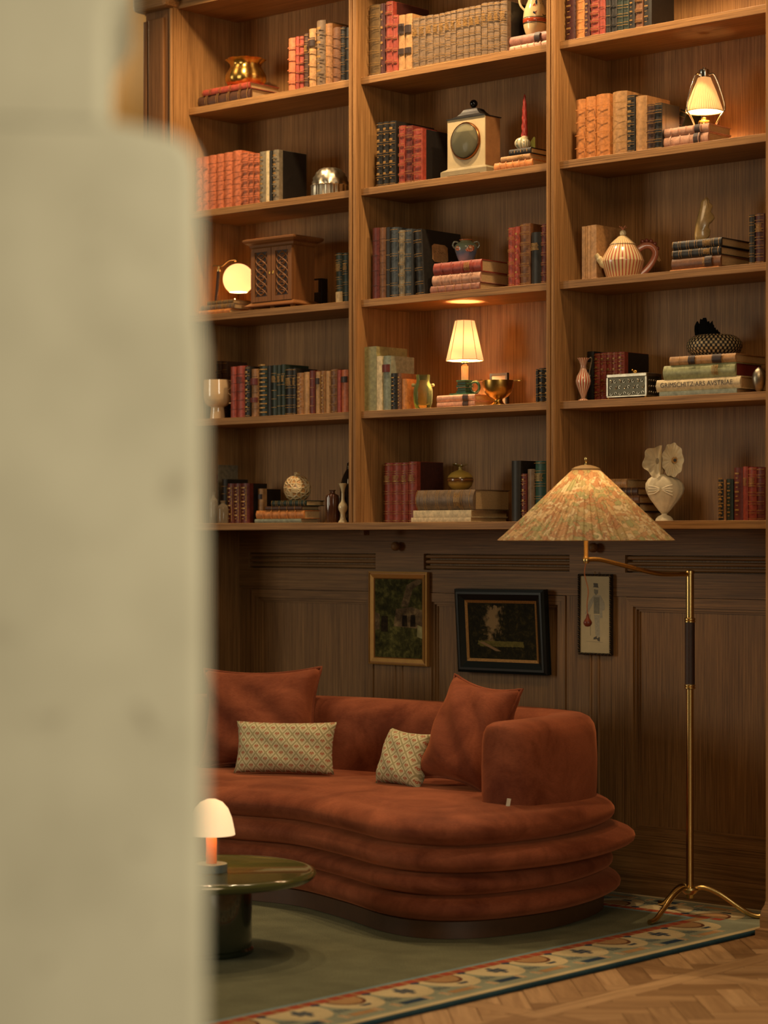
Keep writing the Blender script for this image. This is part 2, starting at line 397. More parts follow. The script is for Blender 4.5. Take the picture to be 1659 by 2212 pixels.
# ================================================================== BOOKS
ZM = {'a': (240, 0, 2.9625), 'b': (750, 0, 3.456), 'c': (1180, 0, 3.4635), 'd': (400, 440, 4.1475), 'e': (750, 430, 3.456),
      'f': (1180, 430, 3.4635), 'g': (430, 880, 4.1475), 'h': (760, 880, 3.456), 'i': (1180, 880, 3.4635)}
def zp(k, x, y=0): o = ZM[k]; return (o[0]+x/o[2], o[1]+y/o[2])
def zx(k, x, Y): return PX(zp(k, x)[0], Y)
def zz(k, x, y, Y): p = zp(k, x, y); return PZ(p[0], p[1], Y)
COL = {  # code: (colour, words)
 'red': ('8E3A2A', 'red leather'), 'sal': ('B4643F', 'salmon red cloth'), 'dred': ('5E231B', 'dark red leather'), 'mar': ('45201C', 'maroon leather'),
 'brn': ('6A4428', 'brown leather'), 'dbrn': ('43291A', 'dark brown leather'), 'tan': ('A67C4E', 'tan leather'), 'lbr': ('8E6238', 'light brown leather'),
 'org': ('B8763C', 'orange tan leather'), 'blk': ('1D1914', 'black leather'), 'dgn': ('1F2A20', 'dark green cloth'), 'grn': ('1F4438', 'green cloth'),
 'gry': ('7A6E58', 'grey cloth'), 'gbr': ('6B5640', 'grey-brown leather'), 'oli': ('6A5230', 'olive brown leather'), 'olv': ('8B8558', 'olive green cloth'),
 'crm': ('C9B48A', 'cream paper'), 'sag': ('97986C', 'sage green cloth'), 'blg': ('3A4044', 'blue-grey leather'), 'mau': ('8A5A48', 'mauve brown cloth'),
 'gbl': ('7C8270', 'grey-blue paper'), 'pnk': ('B88A70', 'pinkish cream cloth')}
def arc(w, b, t): return (w*t, -b*(1-(2*t)**2))          # spine curve, t -0.5..0.5
def strip(m, w, b, z0, z1, e, ta=-0.5, tb=0.5, n=6):
    rings = []
    for k in range(n+1):
        t = ta+(tb-ta)*k/n; x, y = arc(w, b, t)
        rings.append([(x, y-e, z0), (x, y-e, z1), (x, y+0.0004, z1), (x, y+0.0004, z0)])
    m.loft(rings)
def make_book(root, w, h, d, code, style, rnd):
    """upright book, local: x across the spine, y into the shelf (spine at 0), z up"""
    col = COL[code][0]; cm = leather(col); t = min(0.0028, w*0.14); b = min(0.012, w*0.18) if 'f' not in style else 0.0006
    y0 = b
    pr = [(-w/2, d)]+[(arc(w, b, -0.5+k/8)[0], arc(w, b, -0.5+k/8)[1]+y0) for k in range(9)]+[(w/2, d)]
    pr += [(w/2-t, d), (w/2-t, y0+t), (-w/2+t, y0+t), (-w/2+t, d)]
    m = M(); m.loft([[(x, y, 0) for x, y in pr], [(x, y, h) for x, y in pr]]); cov = m.build('cover', cm, root, 35)
    pm = redpaper if 'R' in style else paper
    M().box(-w/2+t, w/2-t, y0+t, d-0.004, 0.003, h-0.003).build('page_block', pm, root)
    if 'K' in style: M().box(w/2-0.0002, w/2+0.0006, y0+0.02, d-0.001, 0.001, h-0.001).build('board_cloth', leather('17130F'), cov)
    if 'D' in style: M().box(w/2-0.0002, w/2+0.0006, y0+0.02, d-0.001, 0.001, h-0.001).build('board_cloth', leather('3E1A14'), cov)
    rb = M(); gl = M(); lb = M()
    nb = rnd.choice((4, 5)) if h > 0.12 else 3
    zs = [h*(0.08+0.84*(k+0.5)/nb) for k in range(nb)]
    if 'r' in style:
        for z in zs: strip(rb, w, b, z-0.0014, z+0.0014, 0.0012)
    if 'g' in style:
        for z in zs:
            for q in (-0.0042, 0.0042): strip(gl, w, b, z+q-0.0006, z+q+0.0006, 0.0004)
        for z in (h*0.03, h*0.965): strip(gl, w, b, z-0.0008, z+0.0008, 0.0004)
    if 'n' in style:                 # single fine lines
        for z in zs: strip(gl, w, b, z-0.0007, z+0.0007, 0.0005)
    if 't' in style:                 # title block of fine gilt lines
        for k in range(6):
            z = h*0.78-k*0.0042; q = 0.28+0.12*rnd.random(); strip(gl, w, b, z-0.0010, z+0.0010, 0.0004, -q, q, 3)
    if 'o' in style:                 # ornaments in the compartments
        for k in range(nb*2):
            z = h*(0.07+0.86*(k+0.5)/(nb*2)); q = 0.12+0.10*(k % 2); hh_ = h*0.008*(1+k % 2)
            strip(gl, w, b, z-hh_, z+hh_, 0.0004, -q, q, 3)
    if 'b' in style:                 # broad gold bands
        for k in range(6):
            z = h*(0.08+0.17*k); strip(gl, w, b, z-h*0.012, z+h*0.012, 0.0005)
            strip(gl, w, b, z+h*0.075, z+h*0.085+0.003, 0.0005, -0.36, 0.36, 4)
    if 'v' in style:
        for q in (-0.34, 0.34): strip(gl, w, b, h*0.05, h*0.95, 0.0004, q-0.03, q+0.03, 1)
    if 'l' in style: strip(lb, w, b, h*0.70, h*0.84, 0.0005)
    if 'L' in style: strip(lb, w, b, h*0.02, h*0.24, 0.0005)
    if 'c' in style: strip(lb, w, b, h*0.30, h*0.40, 0.0005); strip(lb, w, b, h*0.66, h*0.80, 0.0005)
    if rb.v: rb.build('raised_bands', cm, cov, 35)['kind'] = 'stuff'
    gm = gilt
    if 'k' in style: gm = leather('2A1A12')
    if gl.v: gl.build('spine_tooling', gm, cov)['kind'] = 'stuff'
    if lb.v:
        lm = {'m': leather('5E2018'), 'w': leather('B09A70')}.get('m' if 'm' in style else 'w' if 'w' in style else '', leather('2E1B12'))
        o = lb.build('title_label', lm, cov); o['kind'] = 'stuff'
ORD = ['first', 'second', 'third', 'fourth', 'fifth', 'sixth', 'seventh', 'eighth', 'ninth', 'tenth', 'eleventh', 'twelfth', 'thirteenth', 'fourteenth',
       'fifteenth', 'sixteenth', 'seventeenth', 'eighteenth', 'nineteenth', 'twentieth', 'twenty-first', 'twenty-second', 'twenty-third', 'twenty-fourth']
ROWN = {1: 'top', 2: 'second', 3: 'third', 4: 'fourth', 5: 'bottom'}; BAYN = ['left', 'middle', 'right']
def deco(style):
    if 'b' in style: return ' with broad gold bands'
    if 'o' in style: return ' with gilt ornament'
    if 'g' in style: return ' with gilt bands'
    if 't' in style: return ' with gilt title'
    if 'l' in style or 'c' in style: return ' with spine label'
    if 'r' in style: return ' with raised bands'
    if 'n' in style: return ' with fine lines'
    return ''
def row(key, bay, rw, spec, Y=0.018, lean=0.0):
    z = ztop(rw); items = [q.split() for q in spec.strip().split(';') if q.strip()]
    for i, it in enumerate(items):
        x0, x1, top = float(it[0]), float(it[1]), float(it[2]); code, style = it[3], it[4] if len(it) > 4 else 'p'
        opt = dict(p.split('=') for p in it[5:]); yy = Y+float(opt.get('y', 0))
        a, b = zx(key, x0, yy), zx(key, x1, yy); w = b-a-0.0006; h = zz(key, (x0+x1)/2, top, yy)-z
        d = float(opt.get('d', min(0.2, max(0.09, h*0.68)))); d = min(d, YB-yy-0.002)
        rnd = random.Random(int(x0*7+top))
        nm = f"{COL[code][1]} book{deco(style)}, {ORD[i]} upright on {ROWN[rw]} shelf, {BAYN[bay]} bay"
        ln = float(opt.get('lean', lean))
        t = thing('book', nm, 'book', ((a+b)/2, yy, z+abs(math.sin(ln))*w/2), group=f'upright books on the {ROWN[rw]} shelf of the {BAYN[bay]} bay', rot=(0, ln, 0))
        make_book(t, w, h, d, code, style, rnd)
LAST = {}
def stack(key, bay, rw, spec, what, Y=0.03, place=None):
    """books lying flat, listed bottom to top: x0 x1 thickness colour style"""
    z = ztop(rw); items = [q.split() for q in spec.strip().split(';') if q.strip()]; n = len(items)
    for i, it in enumerate(items):
        x0, x1, th = map(float, it[:3]); code, style = it[3], it[4]
        opt = dict(p.split('=') for p in it[5:]); yy = Y+float(opt.get('y', 0))
        a, b = zx(key, x0, yy), zx(key, x1, yy); tk = th/ZM[key][2]*depth((a+b)/2, yy)/FPX
        d = min(float(opt.get('d', 0.16)), YB-yy-0.004)
        pos = 'bottom' if i == 0 else 'topmost' if i == n-1 else ORD[i]+' from bottom'
        nm = f"{COL[code][1]} book, {pos} of stack {what}"
        t = thing('book', nm, 'book', (a, yy, z+tk/2), group=f'stacked books {what}', rot=(0, PI/2, float(opt.get('r', 0))))
        make_book(t, tk-0.0004, b-a, d, code, style, random.Random(int(x0+th*3)))
        z += tk; LAST['book'] = t; LAST['dims'] = (tk, b-a)
    LAST['z'] = z; return z

row('a', 0, 1, '''1130 1172 243 sal rk; 1178 1200 234 red n; 1203 1229 232 red gr; 1232 1259 215 dbrn gt; 1261 1305 183 tan lr; 1308 1364 130 gbr or d=0.2; 1366 1410 150 lbr n; 1412 1462 175 brn rn;
 1465 1498 172 blk g; 1500 1530 175 blk n''')
row('a', 0, 2, '''531 574 1010 sal rk; 575 617 1003 sal rk; 618 665 993 sal nk; 666 713 985 sal nk; 714 768 975 sal nk; 769 826 963 sal nk; 828 873 975 sal grk; 874 907 982 sal grk; 908 944 982 sal grk; 945 984 970 gry o;
 986 1009 965 crm p; 1012 1029 965 blk p; 1030 1068 958 gry orK d=0.152''')
row('d', 0, 3, '''1350 1412 442 dgn gtLw lean=-0.03; 1414 1460 440 dgn gt lean=-0.02''', Y=0.06)
row('d', 0, 4, '''225 270 1410 dbrn gr y=.125; 272 318 1410 dbrn gr y=.125; 320 372 1412 dbrn gr y=.125 d=.11; 400 450 1460 red nk; 452 525 1453 red tnk; 528 577 1457 blk go; 583 650 1480 lbr cmnk; 652 733 1455 dgn b; 735 768 1450 blk p;
 770 818 1447 dgn tn; 820 852 1445 dgn tn; 855 892 1440 dgn tn; 894 955 1475 blk gt; 957 989 1473 blk gt; 991 1055 1515 lbr o; 1057 1106 1508 tan p; 1108 1155 1495 dred n; 1163 1204 1503 tan l; 1207 1252 1497 lbr ov; 1254 1293 1498 tan p;
 1295 1356 1482 brn gr; 1358 1392 1490 red p; 1394 1453 1487 sal l''')
row('g', 0, 5, '''110 165 515 gry lm y=.13 d=.11; 197 245 643 blk n y=.09; 248 305 682 dred ov y=.037 d=.1; 307 366 682 dred ov y=.037 d=.1; 368 440 680 dred ovK y=.037 d=.1; 518 566 728 tan lK y=.082 d=.1''')
row('b', 1, 1, '''150 241 35 oli g; 244 279 25 mar o; 283 334 10 red grD d=.2; 335 374 112 red gr; 378 424 112 tan lc; 427 479 103 tan c; 481 529 135 gbr gt; 531 579 122 gbr gt; 581 633 113 gbr gt; 636 679 108 gbr gt; 681 723 98 gbr gt;
 724 766 88 gbr gt; 767 807 78 gbr gt; 809 858 66 gbr gt; 860 903 58 gbr gt; 905 947 48 gbr gt; 949 993 40 gbr gt; 996 1041 22 gbr gt; 1043 1089 15 gbr gt; 1091 1132 12 gbr gt; 1134 1188 5 gbr gtK d=.17''')
row('b', 1, 2, '''213 259 915 blk go; 262 304 908 blk go; 306 358 903 blk go d=.21; 380 425 938 red gr; 428 482 938 dred gr; 484 552 960 red grK d=.175''')
row('e', 1, 3, '''180 235 215 dred nk; 237 283 212 brn nk; 285 319 210 blk n; 321 375 210 blg g; 380 423 232 gry gr; 425 477 222 blg gr; 480 494 245 blk p''')
row('e', 1, 4, '''113 218 1102 olv f d=.165; 219 259 1172 crm f; 261 319 1170 gbl lm d=.13; 321 368 1300 blk o; 371 402 1300 brn o; 404 440 1342 org p d=.11''')
row('h', 1, 5, '''235 296 415 red gt; 298 360 413 red gt; 362 413 412 red gt; 415 476 405 red gtD d=.15''', Y=0.075)
row('c', 2, 1, '''137 211 -85 mar o; 215 280 -62 org nk; 282 325 -70 mar o; 327 389 -75 red gr; 391 437 -78 red nk; 440 478 -88 blk n; 480 526 -85 blk r; 527 569 -70 dgn g; 571 613 -75 dgn g; 615 659 -80 blk o; 661 716 -60 brn gr;
 722 782 -72 blk o d=.13''')
row('c', 2, 2, '''215 285 742 org rk; 288 360 722 org rk; 362 462 702 org rk; 484 592 682 tan n; 597 658 712 blk og; 660 744 716 tan p d=.135; 750 804 780 dbrn gr; 806 862 770 blk grK''')
row('f', 2, 3, '265 290 205 tan f; 292 304 203 tan f; 306 331 198 tan f; 333 375 193 tan f d=.15', Y=0.03)
row('f', 2, 4, '300 350 1140 blk t y=.03; 355 397 1155 red og; 399 443 1150 red og; 445 485 1148 red og; 487 528 1147 red og; 530 580 1143 red ogK d=.14', Y=0.112)
# books at the right ends of the rows, behind the next upright
def row2(key, bay, rw, spec, where, Y=0.018):
    z = ztop(rw)
    for i, q in enumerate([q.split() for q in spec.strip().split(';') if q.strip()]):
        x0, x1, top = map(float, q[:3]); opt = dict(p.split('=') for p in q[5:])
        a, b = zx(key, x0, Y), zx(key, x1, Y); h = zz(key, (x0+x1)/2, top, Y)-z
        nm = f"{COL[q[3]][1]} book{deco(q[4])}, {ORD[i]} of those {where}"
        t = thing('book', nm, 'book', ((a+b)/2, Y, z), group='books '+where)
        make_book(t, b-a-0.0006, h, min(float(opt.get('d', min(.2, h*.68))), YB-Y-.003), q[3], q[4], random.Random(int(x0)))
row2('e', 1, 3, '1197 1245 213 red gn; 1247 1282 205 red o; 1284 1358 182 brn gr; 1364 1442 247 blk t; 1446 1490 187 dred gr', 'right of the red stack')
row2('e', 1, 4, '1405 1424 1270 blk g; 1426 1468 1262 blk go; 1469 1510 1264 blk go', 'right of the brass bowl')
row2('h', 1, 5, '1183 1252 398 blk p d=.15; 1262 1300 495 dred og; 1306 1357 460 gbr p; 1360 1446 400 grn gt', 'behind the pleated lampshade')
row2('f', 2, 3, '1514 1555 118 blk g; 1559 1625 108 mar gt', 'right of the stone figurine')
row2('i', 2, 5, '1283 1324 540 blk ob; 1326 1342 540 lbr o; 1344 1393 535 dgn o; 1398 1467 450 dred o; 1469 1506 442 red t; 1508 1568 447 red gt; 1572 1630 450 dred gr', 'right of the shell sculpture')
# leaning books
z = ztop(3); Y = 0.02
t = thing('book', 'tall black ledger with tan paper label leaning on third shelf, middle bay', 'book', (zx('e', 543, Y), Y, z+0.0), rot=(0, -0.062, 0))
hL = zz('e', 515, 225, Y)-z; make_book(t, zx('e', 545, Y)-zx('e', 487, Y), hL, 0.215, 'blk', 'gr', random.Random(3))
wl_ = (zx('e', 545, Y)-zx('e', 487, Y))/2
M().loft([[(wl_-0.0002, 0.055+yv, hL*zv) for yv, zv in ((0, .56), (0.012, .52), (0.07, .52), (0.085, .56), (0.085, .76), (0.07, .795), (0.012, .795), (0, .76))],
          [(wl_+0.0006, 0.055+yv, hL*zv) for yv, zv in ((0, .56), (0.012, .52), (0.07, .52), (0.085, .56), (0.085, .76), (0.07, .795), (0.012, .795), (0, .76))]]).build('cover_label', leather('A57B50'), t)
sc = M()
for k in range(9): sc.tube([(wl_+0.0007, 0.068+k*0.0065, hL*(0.66+0.02*(k % 2))), (wl_+0.0007, 0.072+k*0.0065, hL*(0.685-0.025*(k % 3)*0.6))], 0.0007, 5)
sc.build('handwriting', black, t)['kind'] = 'stuff'
z = ztop(2); Y = 0.168
t = thing('book', 'dark green book leaning against the lamp, right bay second shelf', 'book', (zx('c', 905, Y), Y, z+0.004), rot=(0, 0.42, 0))
make_book(t, 0.028, 0.155, 0.085, 'dgn', 'gl', random.Random(5))
# stacks
SZ = {}
SZ['L1'] = stack('a', 0, 1, '553 888 76 dbrn gr; 580 885 40 red gr', 'under the gold lobed bowl')
SZ['L3'] = stack('d', 0, 3, '115 395 40 org p d=.13 y=-.01; 135 435 50 gbr gt d=.15; 195 425 36 oli n d=.12 y=.01', 'under the globe lamp', Y=0.025)
SZ['L5'] = stack('g', 0, 5, '497 912 36 gbl p d=.09; 508 935 76 org r d=.09; 593 918 38 dbrn n d=.095; 645 955 50 dgn g d=.1', 'under the dimpled round vase', Y=0.004)
SZ['M1'] = stack('b', 1, 1, '1200 1490 46 pnk rk; 1198 1490 72 mau l', 'under the painted jug')
SZ['M2'] = stack('b', 1, 2, '1094 1378 66 org r d=.1; 1144 1362 40 tan t d=.1; 1207 1368 46 blk o d=.1', 'under the fish candle holder')
SZ['M3'] = stack('e', 1, 3, '618 985 62 mau n d=.14; 632 990 78 pnk rk d=.2; 640 996 92 red rt d=.2', 'under the blue flowered vase')
SZ['M4'] = stack('e', 1, 4, '668 950 44 pnk l d=.13; 667 950 50 pnk l d=.13', 'under the green candlestick lamp', Y=0.04)
SZ['M5'] = stack('h', 1, 5, '443 888 34 crm f d=.2; 458 890 54 crm f d=.2; 480 905 152 gbr gt d=.2', 'under the yellow marbled vase', Y=0.006)
SZ['R2'] = stack('c', 2, 2, '872 1208 88 pnk rl d=.13; 880 1213 62 pnk rl d=.13', 'under the cage lamp')
SZ['R3'] = stack('f', 2, 3, '925 1290 16 org f d=.16; 935 1302 84 brn lt d=.17; 938 1302 62 blk gt d=.17; 940 1308 66 blk gt d=.17', 'under the stone figurine')
SZ['R4'] = stack('f', 2, 4, '845 1425 38 gbl f d=.16; 820 1448 92 crm p d=.16', 'under the woven basket') ; GB = LAST['book']; GD = LAST['dims']
z4 = SZ['R4']
def extra(key, x0, x1, th, code, style, label, Y, z, d):
    a, b = zx(key, x0, Y), zx(key, x1, Y); tk = th/ZM[key][2]*depth((a+b)/2, Y)/FPX
    t = thing('book', label, 'book', (a, Y, z+tk/2), group='stacked books under the woven basket', rot=(0, PI/2, 0))
    make_book(t, tk-0.0004, b-a, d, code, style, random.Random(11)); return z+tk
GB['label'] = 'cream book with long grey serif title lying in the basket stack'
z4 = extra('f', 872, 1410, 104, 'sag', 'tR', 'sage green book with red page edges above the cream titled book', 0.03, z4, 0.16)
SZ['R4'] = extra('f', 920, 1413, 66, 'tan', 'cn', 'tan calf book with dark labels directly beneath the woven basket', 0.03, z4, 0.18)
zz5 = ztop(5)
SZ['R5'] = stack('i', 2, 5, '420 700 70 dbrn n; 430 690 62 blk n; 420 690 60 brn n; 440 680 58 dbrn n; 440 598 68 tan n d=.12', 'behind the lampshade rim', Y=0.06)
# serif title on the cream spine
fc = bpy.data.curves.new('title', 'FONT'); fc.body = 'GRIMSCHITZ\u00b7ARS AVSTRIAE'; fc.size = 0.0215; fc.extrude = 0.0002; fc.align_x = 'CENTER'; fc.align_y = 'CENTER'
fo_ = bpy.data.objects.new('title', fc); C.objects.link(fo_); bpy.context.view_layer.update()
me = bpy.data.meshes.new_from_object(fo_.evaluated_get(bpy.context.evaluated_depsgraph_get())); bpy.data.objects.remove(fo_)
xs_ = [v.co.x for v in me.vertices]; k = (GD[1]*0.86)/(max(xs_)-min(xs_))
for v in me.vertices: v.co.x *= k
me.materials.append(leather('4A3C2C'))
to = bpy.data.objects.new('title_lettering', me); C.objects.link(to); to.parent = GB
to.matrix_parent_inverse.identity(); to.rotation_euler = (PI/2, -PI/2, 0); to.location = (-0.0005, -0.0003, GD[1]*0.485)

# ================================================================== RUG
def flat(name, polys, mat, parent, z):      # woven motif: thin raised polygons of one colour
    m = M()
    for p in polys: m.slab(p, z-0.002, z)
    o = m.build(name, mat, parent); o['kind'] = 'stuff'; return o
def carpet(name, c0, c1, s=420.0):
    m, N, L, P = nt(name); v = noise_vec(N, L, (1, 1, 1), False); f = tex(N, L, v, s, 2, 0.7); g = tex(N, L, v, 9, 3, 0.5)
    a = ramp(N, L, f, [(0.35, lin(c1)), (0.65, lin(c0))]); b = ramp(N, L, g, [(0.3, (.85, .85, .85)), (.7, (1.1, 1.1, 1.1))])
    L.new(mixc(N, L, a, b, 1.0, 'MULTIPLY'), P.inputs['Base Color']); P.inputs['Roughness'].default_value = 0.95; P.inputs['Specular IOR Level'].default_value = 0.1
    bump(N, L, P, f, 0.6, 0.002); return m
RX1, RY1, RX0, RY0 = 1.392, 0.294, -1.9, -3.2
rug = thing('rug', 'grey-green rug with cream petal border and dark blue edge under the sofa', 'rug', (0, 0, FZ))
M().box(RX0, RX1, RY0, RY1, 0.0005, 0.011).build('binding', carpet('rug_blue', '2E4A52', '1D3038'), rug, bevel=0.004)
c_field = carpet('rug_field', '7E7C60', '464A3A'); c_cream = carpet('rug_cream', 'CDBB90', 'B3A078'); c_grey = carpet('rug_grey', '94977F', '7C806B')
c_red = carpet('rug_red', 'A85038', '8C3E2A'); c_tan = carpet('rug_tan', 'B08A5C', '94704A'); c_brn = carpet('rug_brown', '6E4630', '583626'); c_blu = carpet('rug_navy', '33465A', '263442')
c_lbl = carpet('rug_light_blue', '7E9290', '667A7C')
def bordered(d0, d1, mat, name, z):      # frame between two insets from the rug edge
    m = M(); A = (RX0+d0, RY0+d0, RX1-d0, RY1-d0); B = (RX0+d1, RY0+d1, RX1-d1, RY1-d1)
    q = lambda r: [(r[0], r[1]), (r[2], r[1]), (r[2], r[3]), (r[0], r[3])]
    a, b = q(A), q(B)
    for i in range(4): m.slab([a[i], a[(i+1) % 4], b[(i+1) % 4], b[i]], z-0.002, z)
    o = m.build(name, mat, rug); o['kind'] = 'stuff'; return o
bordered(0.014, 0.036, c_cream, 'cream_line', 0.0122)
bordered(0.034, 0.235, c_grey, 'border_ground', 0.0121)
bordered(0.235, 0.275, c_tan, 'brick_band', 0.0122)
bordered(0.275, 0.292, c_lbl, 'blue_line', 0.0124)
M().box(RX0+0.29, RX1-0.29, RY0+0.29, RY1-0.29, 0.009, 0.012).build('field', c_field, rug)
cre, bri, dot, blob, shl, shl2, rb_, rt_, rc_, rr_, comb = ([] for _ in range(11))
def motifs(T, n, start, per=0.1935):
    """T maps (along the border, inset from the edge) to rug x,y"""
    for k in range(n):
        s0 = start+k*per; sm = s0+per/2
        ar = [(sm+(per/2-0.006)*math.cos(t)*1.0, 0.235-0.130*math.sin(t)**0.8) for t in [PI*j/14 for j in range(15)]]
        cre.append([T(*p) for p in ar])
        dot.append([T(s0+0.016*math.cos(t), 0.232+0.010*math.sin(t)) for t in [2*PI*j/10 for j in range(10)]])
        if k % 2:
            for j in range(3):
                for i in range(4):
                    if (i in (0, 3)) and j != 1: continue
                    a0 = sm+(j-1)*0.018; d0 = 0.222-i*0.02
                    blob.append([T(a0-0.0075, d0), T(a0+0.0075, d0), T(a0+0.0075, d0-0.016), T(a0-0.0075, d0-0.016)])
        else:
            shl.append([T(sm+0.052*math.cos(t), 0.233-0.062*math.sin(t)) for t in [PI*j/10 for j in range(11)]])
            shl2.append([T(sm+0.060*math.cos(t), 0.233-0.073*math.sin(t)) for t in [PI*j/10 for j in range(11)]])
            blob.append([T(sm-0.02, 0.150), T(sm+0.02, 0.150), T(sm+0.014, 0.136), T(sm-0.014, 0.136)])
        for j in range(4):
            a0 = s0-0.022+j*0.013; comb.append([T(a0, 0.165-0.006*j), T(a0+0.004, 0.165-0.006*j), T(a0+0.004, 0.125), T(a0, 0.125)])
        (rb_ if k % 2 else rt_).append([T(s0+0.02-0.045, 0.098), T(s0+0.02+0.045, 0.098), T(s0+0.02+0.045, 0.070), T(s0+0.02-0.045, 0.070)])
        for e in (-0.058, 0.066):
            rc_.append([T(s0+e, 0.102), T(s0+e+0.02, 0.102), T(s0+e+0.02, 0.066), T(s0+e, 0.066)])
            rr_.append([T(s0+e+0.008, 0.102), T(s0+e+0.012, 0.102), T(s0+e+0.012, 0.066), T(s0+e+0.008, 0.066)])
    nb = int(n*per/0.0495)
    for k in range(nb):
        a0 = start+k*0.0495; bri.append([T(a0+0.005, 0.271), T(a0+0.044, 0.271), T(a0+0.044, 0.239), T(a0+0.005, 0.239)])
motifs(lambda s, d: (RX1-d, s), 15, -2.924+0.003)
motifs(lambda s, d: (s, RY1-d), 15, -1.66)
flat('petals', cre, c_cream, rug, 0.0126); flat('brick_squares', bri, c_red, rug, 0.0126); flat('petal_dots', dot, c_blu, rug, 0.0129)
flat('shell_outlines', shl2, c_brn, rug, 0.0129); flat('shells', shl, c_tan, rug, 0.0131); flat('berry_marks', blob, c_blu, rug, 0.0132)
flat('blue_tablets', rb_, c_blu, rug, 0.0126); flat('tan_tablets', rt_, c_tan, rug, 0.0126); flat('cream_bars', rc_, c_cream, rug, 0.0128)
flat('red_bars', rr_, c_red, rug, 0.0130); flat('comb_marks', comb, c_blu, rug, 0.0126)
RZ = 0.0133+FZ

# ================================================================== SOFA
sofa = thing('sofa', 'rust velvet curved sofa with stacked roll base against the wainscot', 'sofa', (0, 0, RZ))
OUT = [(0.04, -0.66), (0.31, -0.735), (0.58, -0.835), (0.75, -0.825), (0.86, -0.70), (0.905, -0.46), (0.865, -0.20), (0.765, 0.01), (0.56, 0.14), (0.2, 0.17),
       (-0.3, 0.16), (-0.75, 0.0), (-1.15, -0.32), (-1.42, -0.75), (-1.50, -1.15), (-1.36, -1.42), (-1.12, -1.42), (-0.92, -1.18), (-0.68, -0.9), (-0.38, -0.74), (-0.16, -0.68)]
OUT = spline([(x, y) for x, y in OUT], 8)
def roll(z0, z1, bulge, name, base=0.0, extra=None, dome=0.0, e=2.3):
    rings = []; zc, hz = (z0+z1)/2, (z1-z0)/2
    for k in range(15):
        a = -PI/2+PI*k/14; s_, c_ = math.sin(a), math.cos(a)
        zo = math.copysign(abs(s_)**(2/e), s_)*hz; off = -0.055+(bulge+0.055)*abs(c_)**(2/e)
        rings.append([(p.x, p.y, zc+zo) for p in offset(OUT, base+off, (lambda q, c=abs(c_): extra(q)*c) if extra else None)])
    m = M()
    if dome:
        for ins, dz in ((0.075, 0.5), (0.095, 1.0)): rings.append([(p.x, p.y, z1+dome*dz) for p in offset(OUT, base-ins)])
    m.loft(rings); return m.build(name, VELVET, sofa, 60)
rx = lambda q: 0.02*max(0, q.x*0.8+q.y*0.6)**1.5
pm = M(); pm.loft([[(p.x, p.y, z) for p in offset(OUT, o)] for o, z in ((-0.012, 0), (0.0, 0.0), (0.0, 0.05), (-0.02, 0.06))]); pm.build('plinth', plain('plinth_wood', '4A2E18', 0.5), sofa, 40)
roll(0.048, 0.128, 0.035, 'base_roll', extra=rx)
roll(0.124, 0.196, 0.030, 'base_roll')
roll(0.192, 0.276, 0.042, 'base_roll', extra=lambda q: 0.06*max(0, q.x*0.8+q.y*0.6)**1.5)
roll(0.270, 0.362, 0.036, 'seat_cushion', extra=lambda q: 0.0, dome=0.010, e=2.0)
# wrap-around back and arm
cl = spline([(-1.30, -1.02), (-1.16, -0.62), (-0.88, -0.24), (-0.46, 0.0), (0.0, 0.062), (0.40, 0.062), (0.60, 0.01), (0.70, -0.11), (0.728, -0.26), (0.733, -0.40)], 8, False)
hw = 0.093
nn = []
for i in range(len(cl)):
    d = cl[min(i+1, len(cl)-1)]-cl[max(i-1, 0)]; nn.append(Vector((-d.y, d.x)).normalized())
prof_ = [(-1.0, 0.345), (-1.03, 0.40), (-1.04, 0.48), (-1.0, 0.56), (-0.93, 0.590), (-0.78, 0.610), (-0.55, 0.620), (0, 0.624),
         (0.55, 0.620), (0.78, 0.610), (0.93, 0.590), (1.0, 0.56), (1.04, 0.48), (1.03, 0.40), (1.0, 0.345)]
stations = []
for e in (0, -1):
    seq = []
    dirv = (cl[0]-cl[1]).normalized() if e == 0 else (cl[-1]-cl[-2]).normalized()
    for k in range(1, 9):
        a = PI/2*k/8; seq.append((cl[e]+dirv*0.10*math.sin(a)**0.8, nn[e], max(0.03, math.cos(a)**0.55), 0.10*(1-math.cos(a)**0.5)))
    stations.append(seq)
path = [x for x in stations[0][::-1]]+[(p, n, 1.0, 0.0) for p, n in zip(cl, nn)]+stations[1]
ba = M(); ba.loft([[(p.x+n.x*hw*l*sc_, p.y+n.y*hw*l*sc_, z-max(0, z-0.40)*dz) for l, z in prof_] for p, n, sc_, dz in path])
ba.build('backrest', VELVET, sofa, 60)
M().box(-0.006, 0.006, -0.0008, 0.0008, 0, 0.024).build('care_tag', plain('white_tape', 'D8CDB2', 0.8), sofa, loc=(0.80, -0.527, 0.372), rot=(0.1, 0.15, YAW))

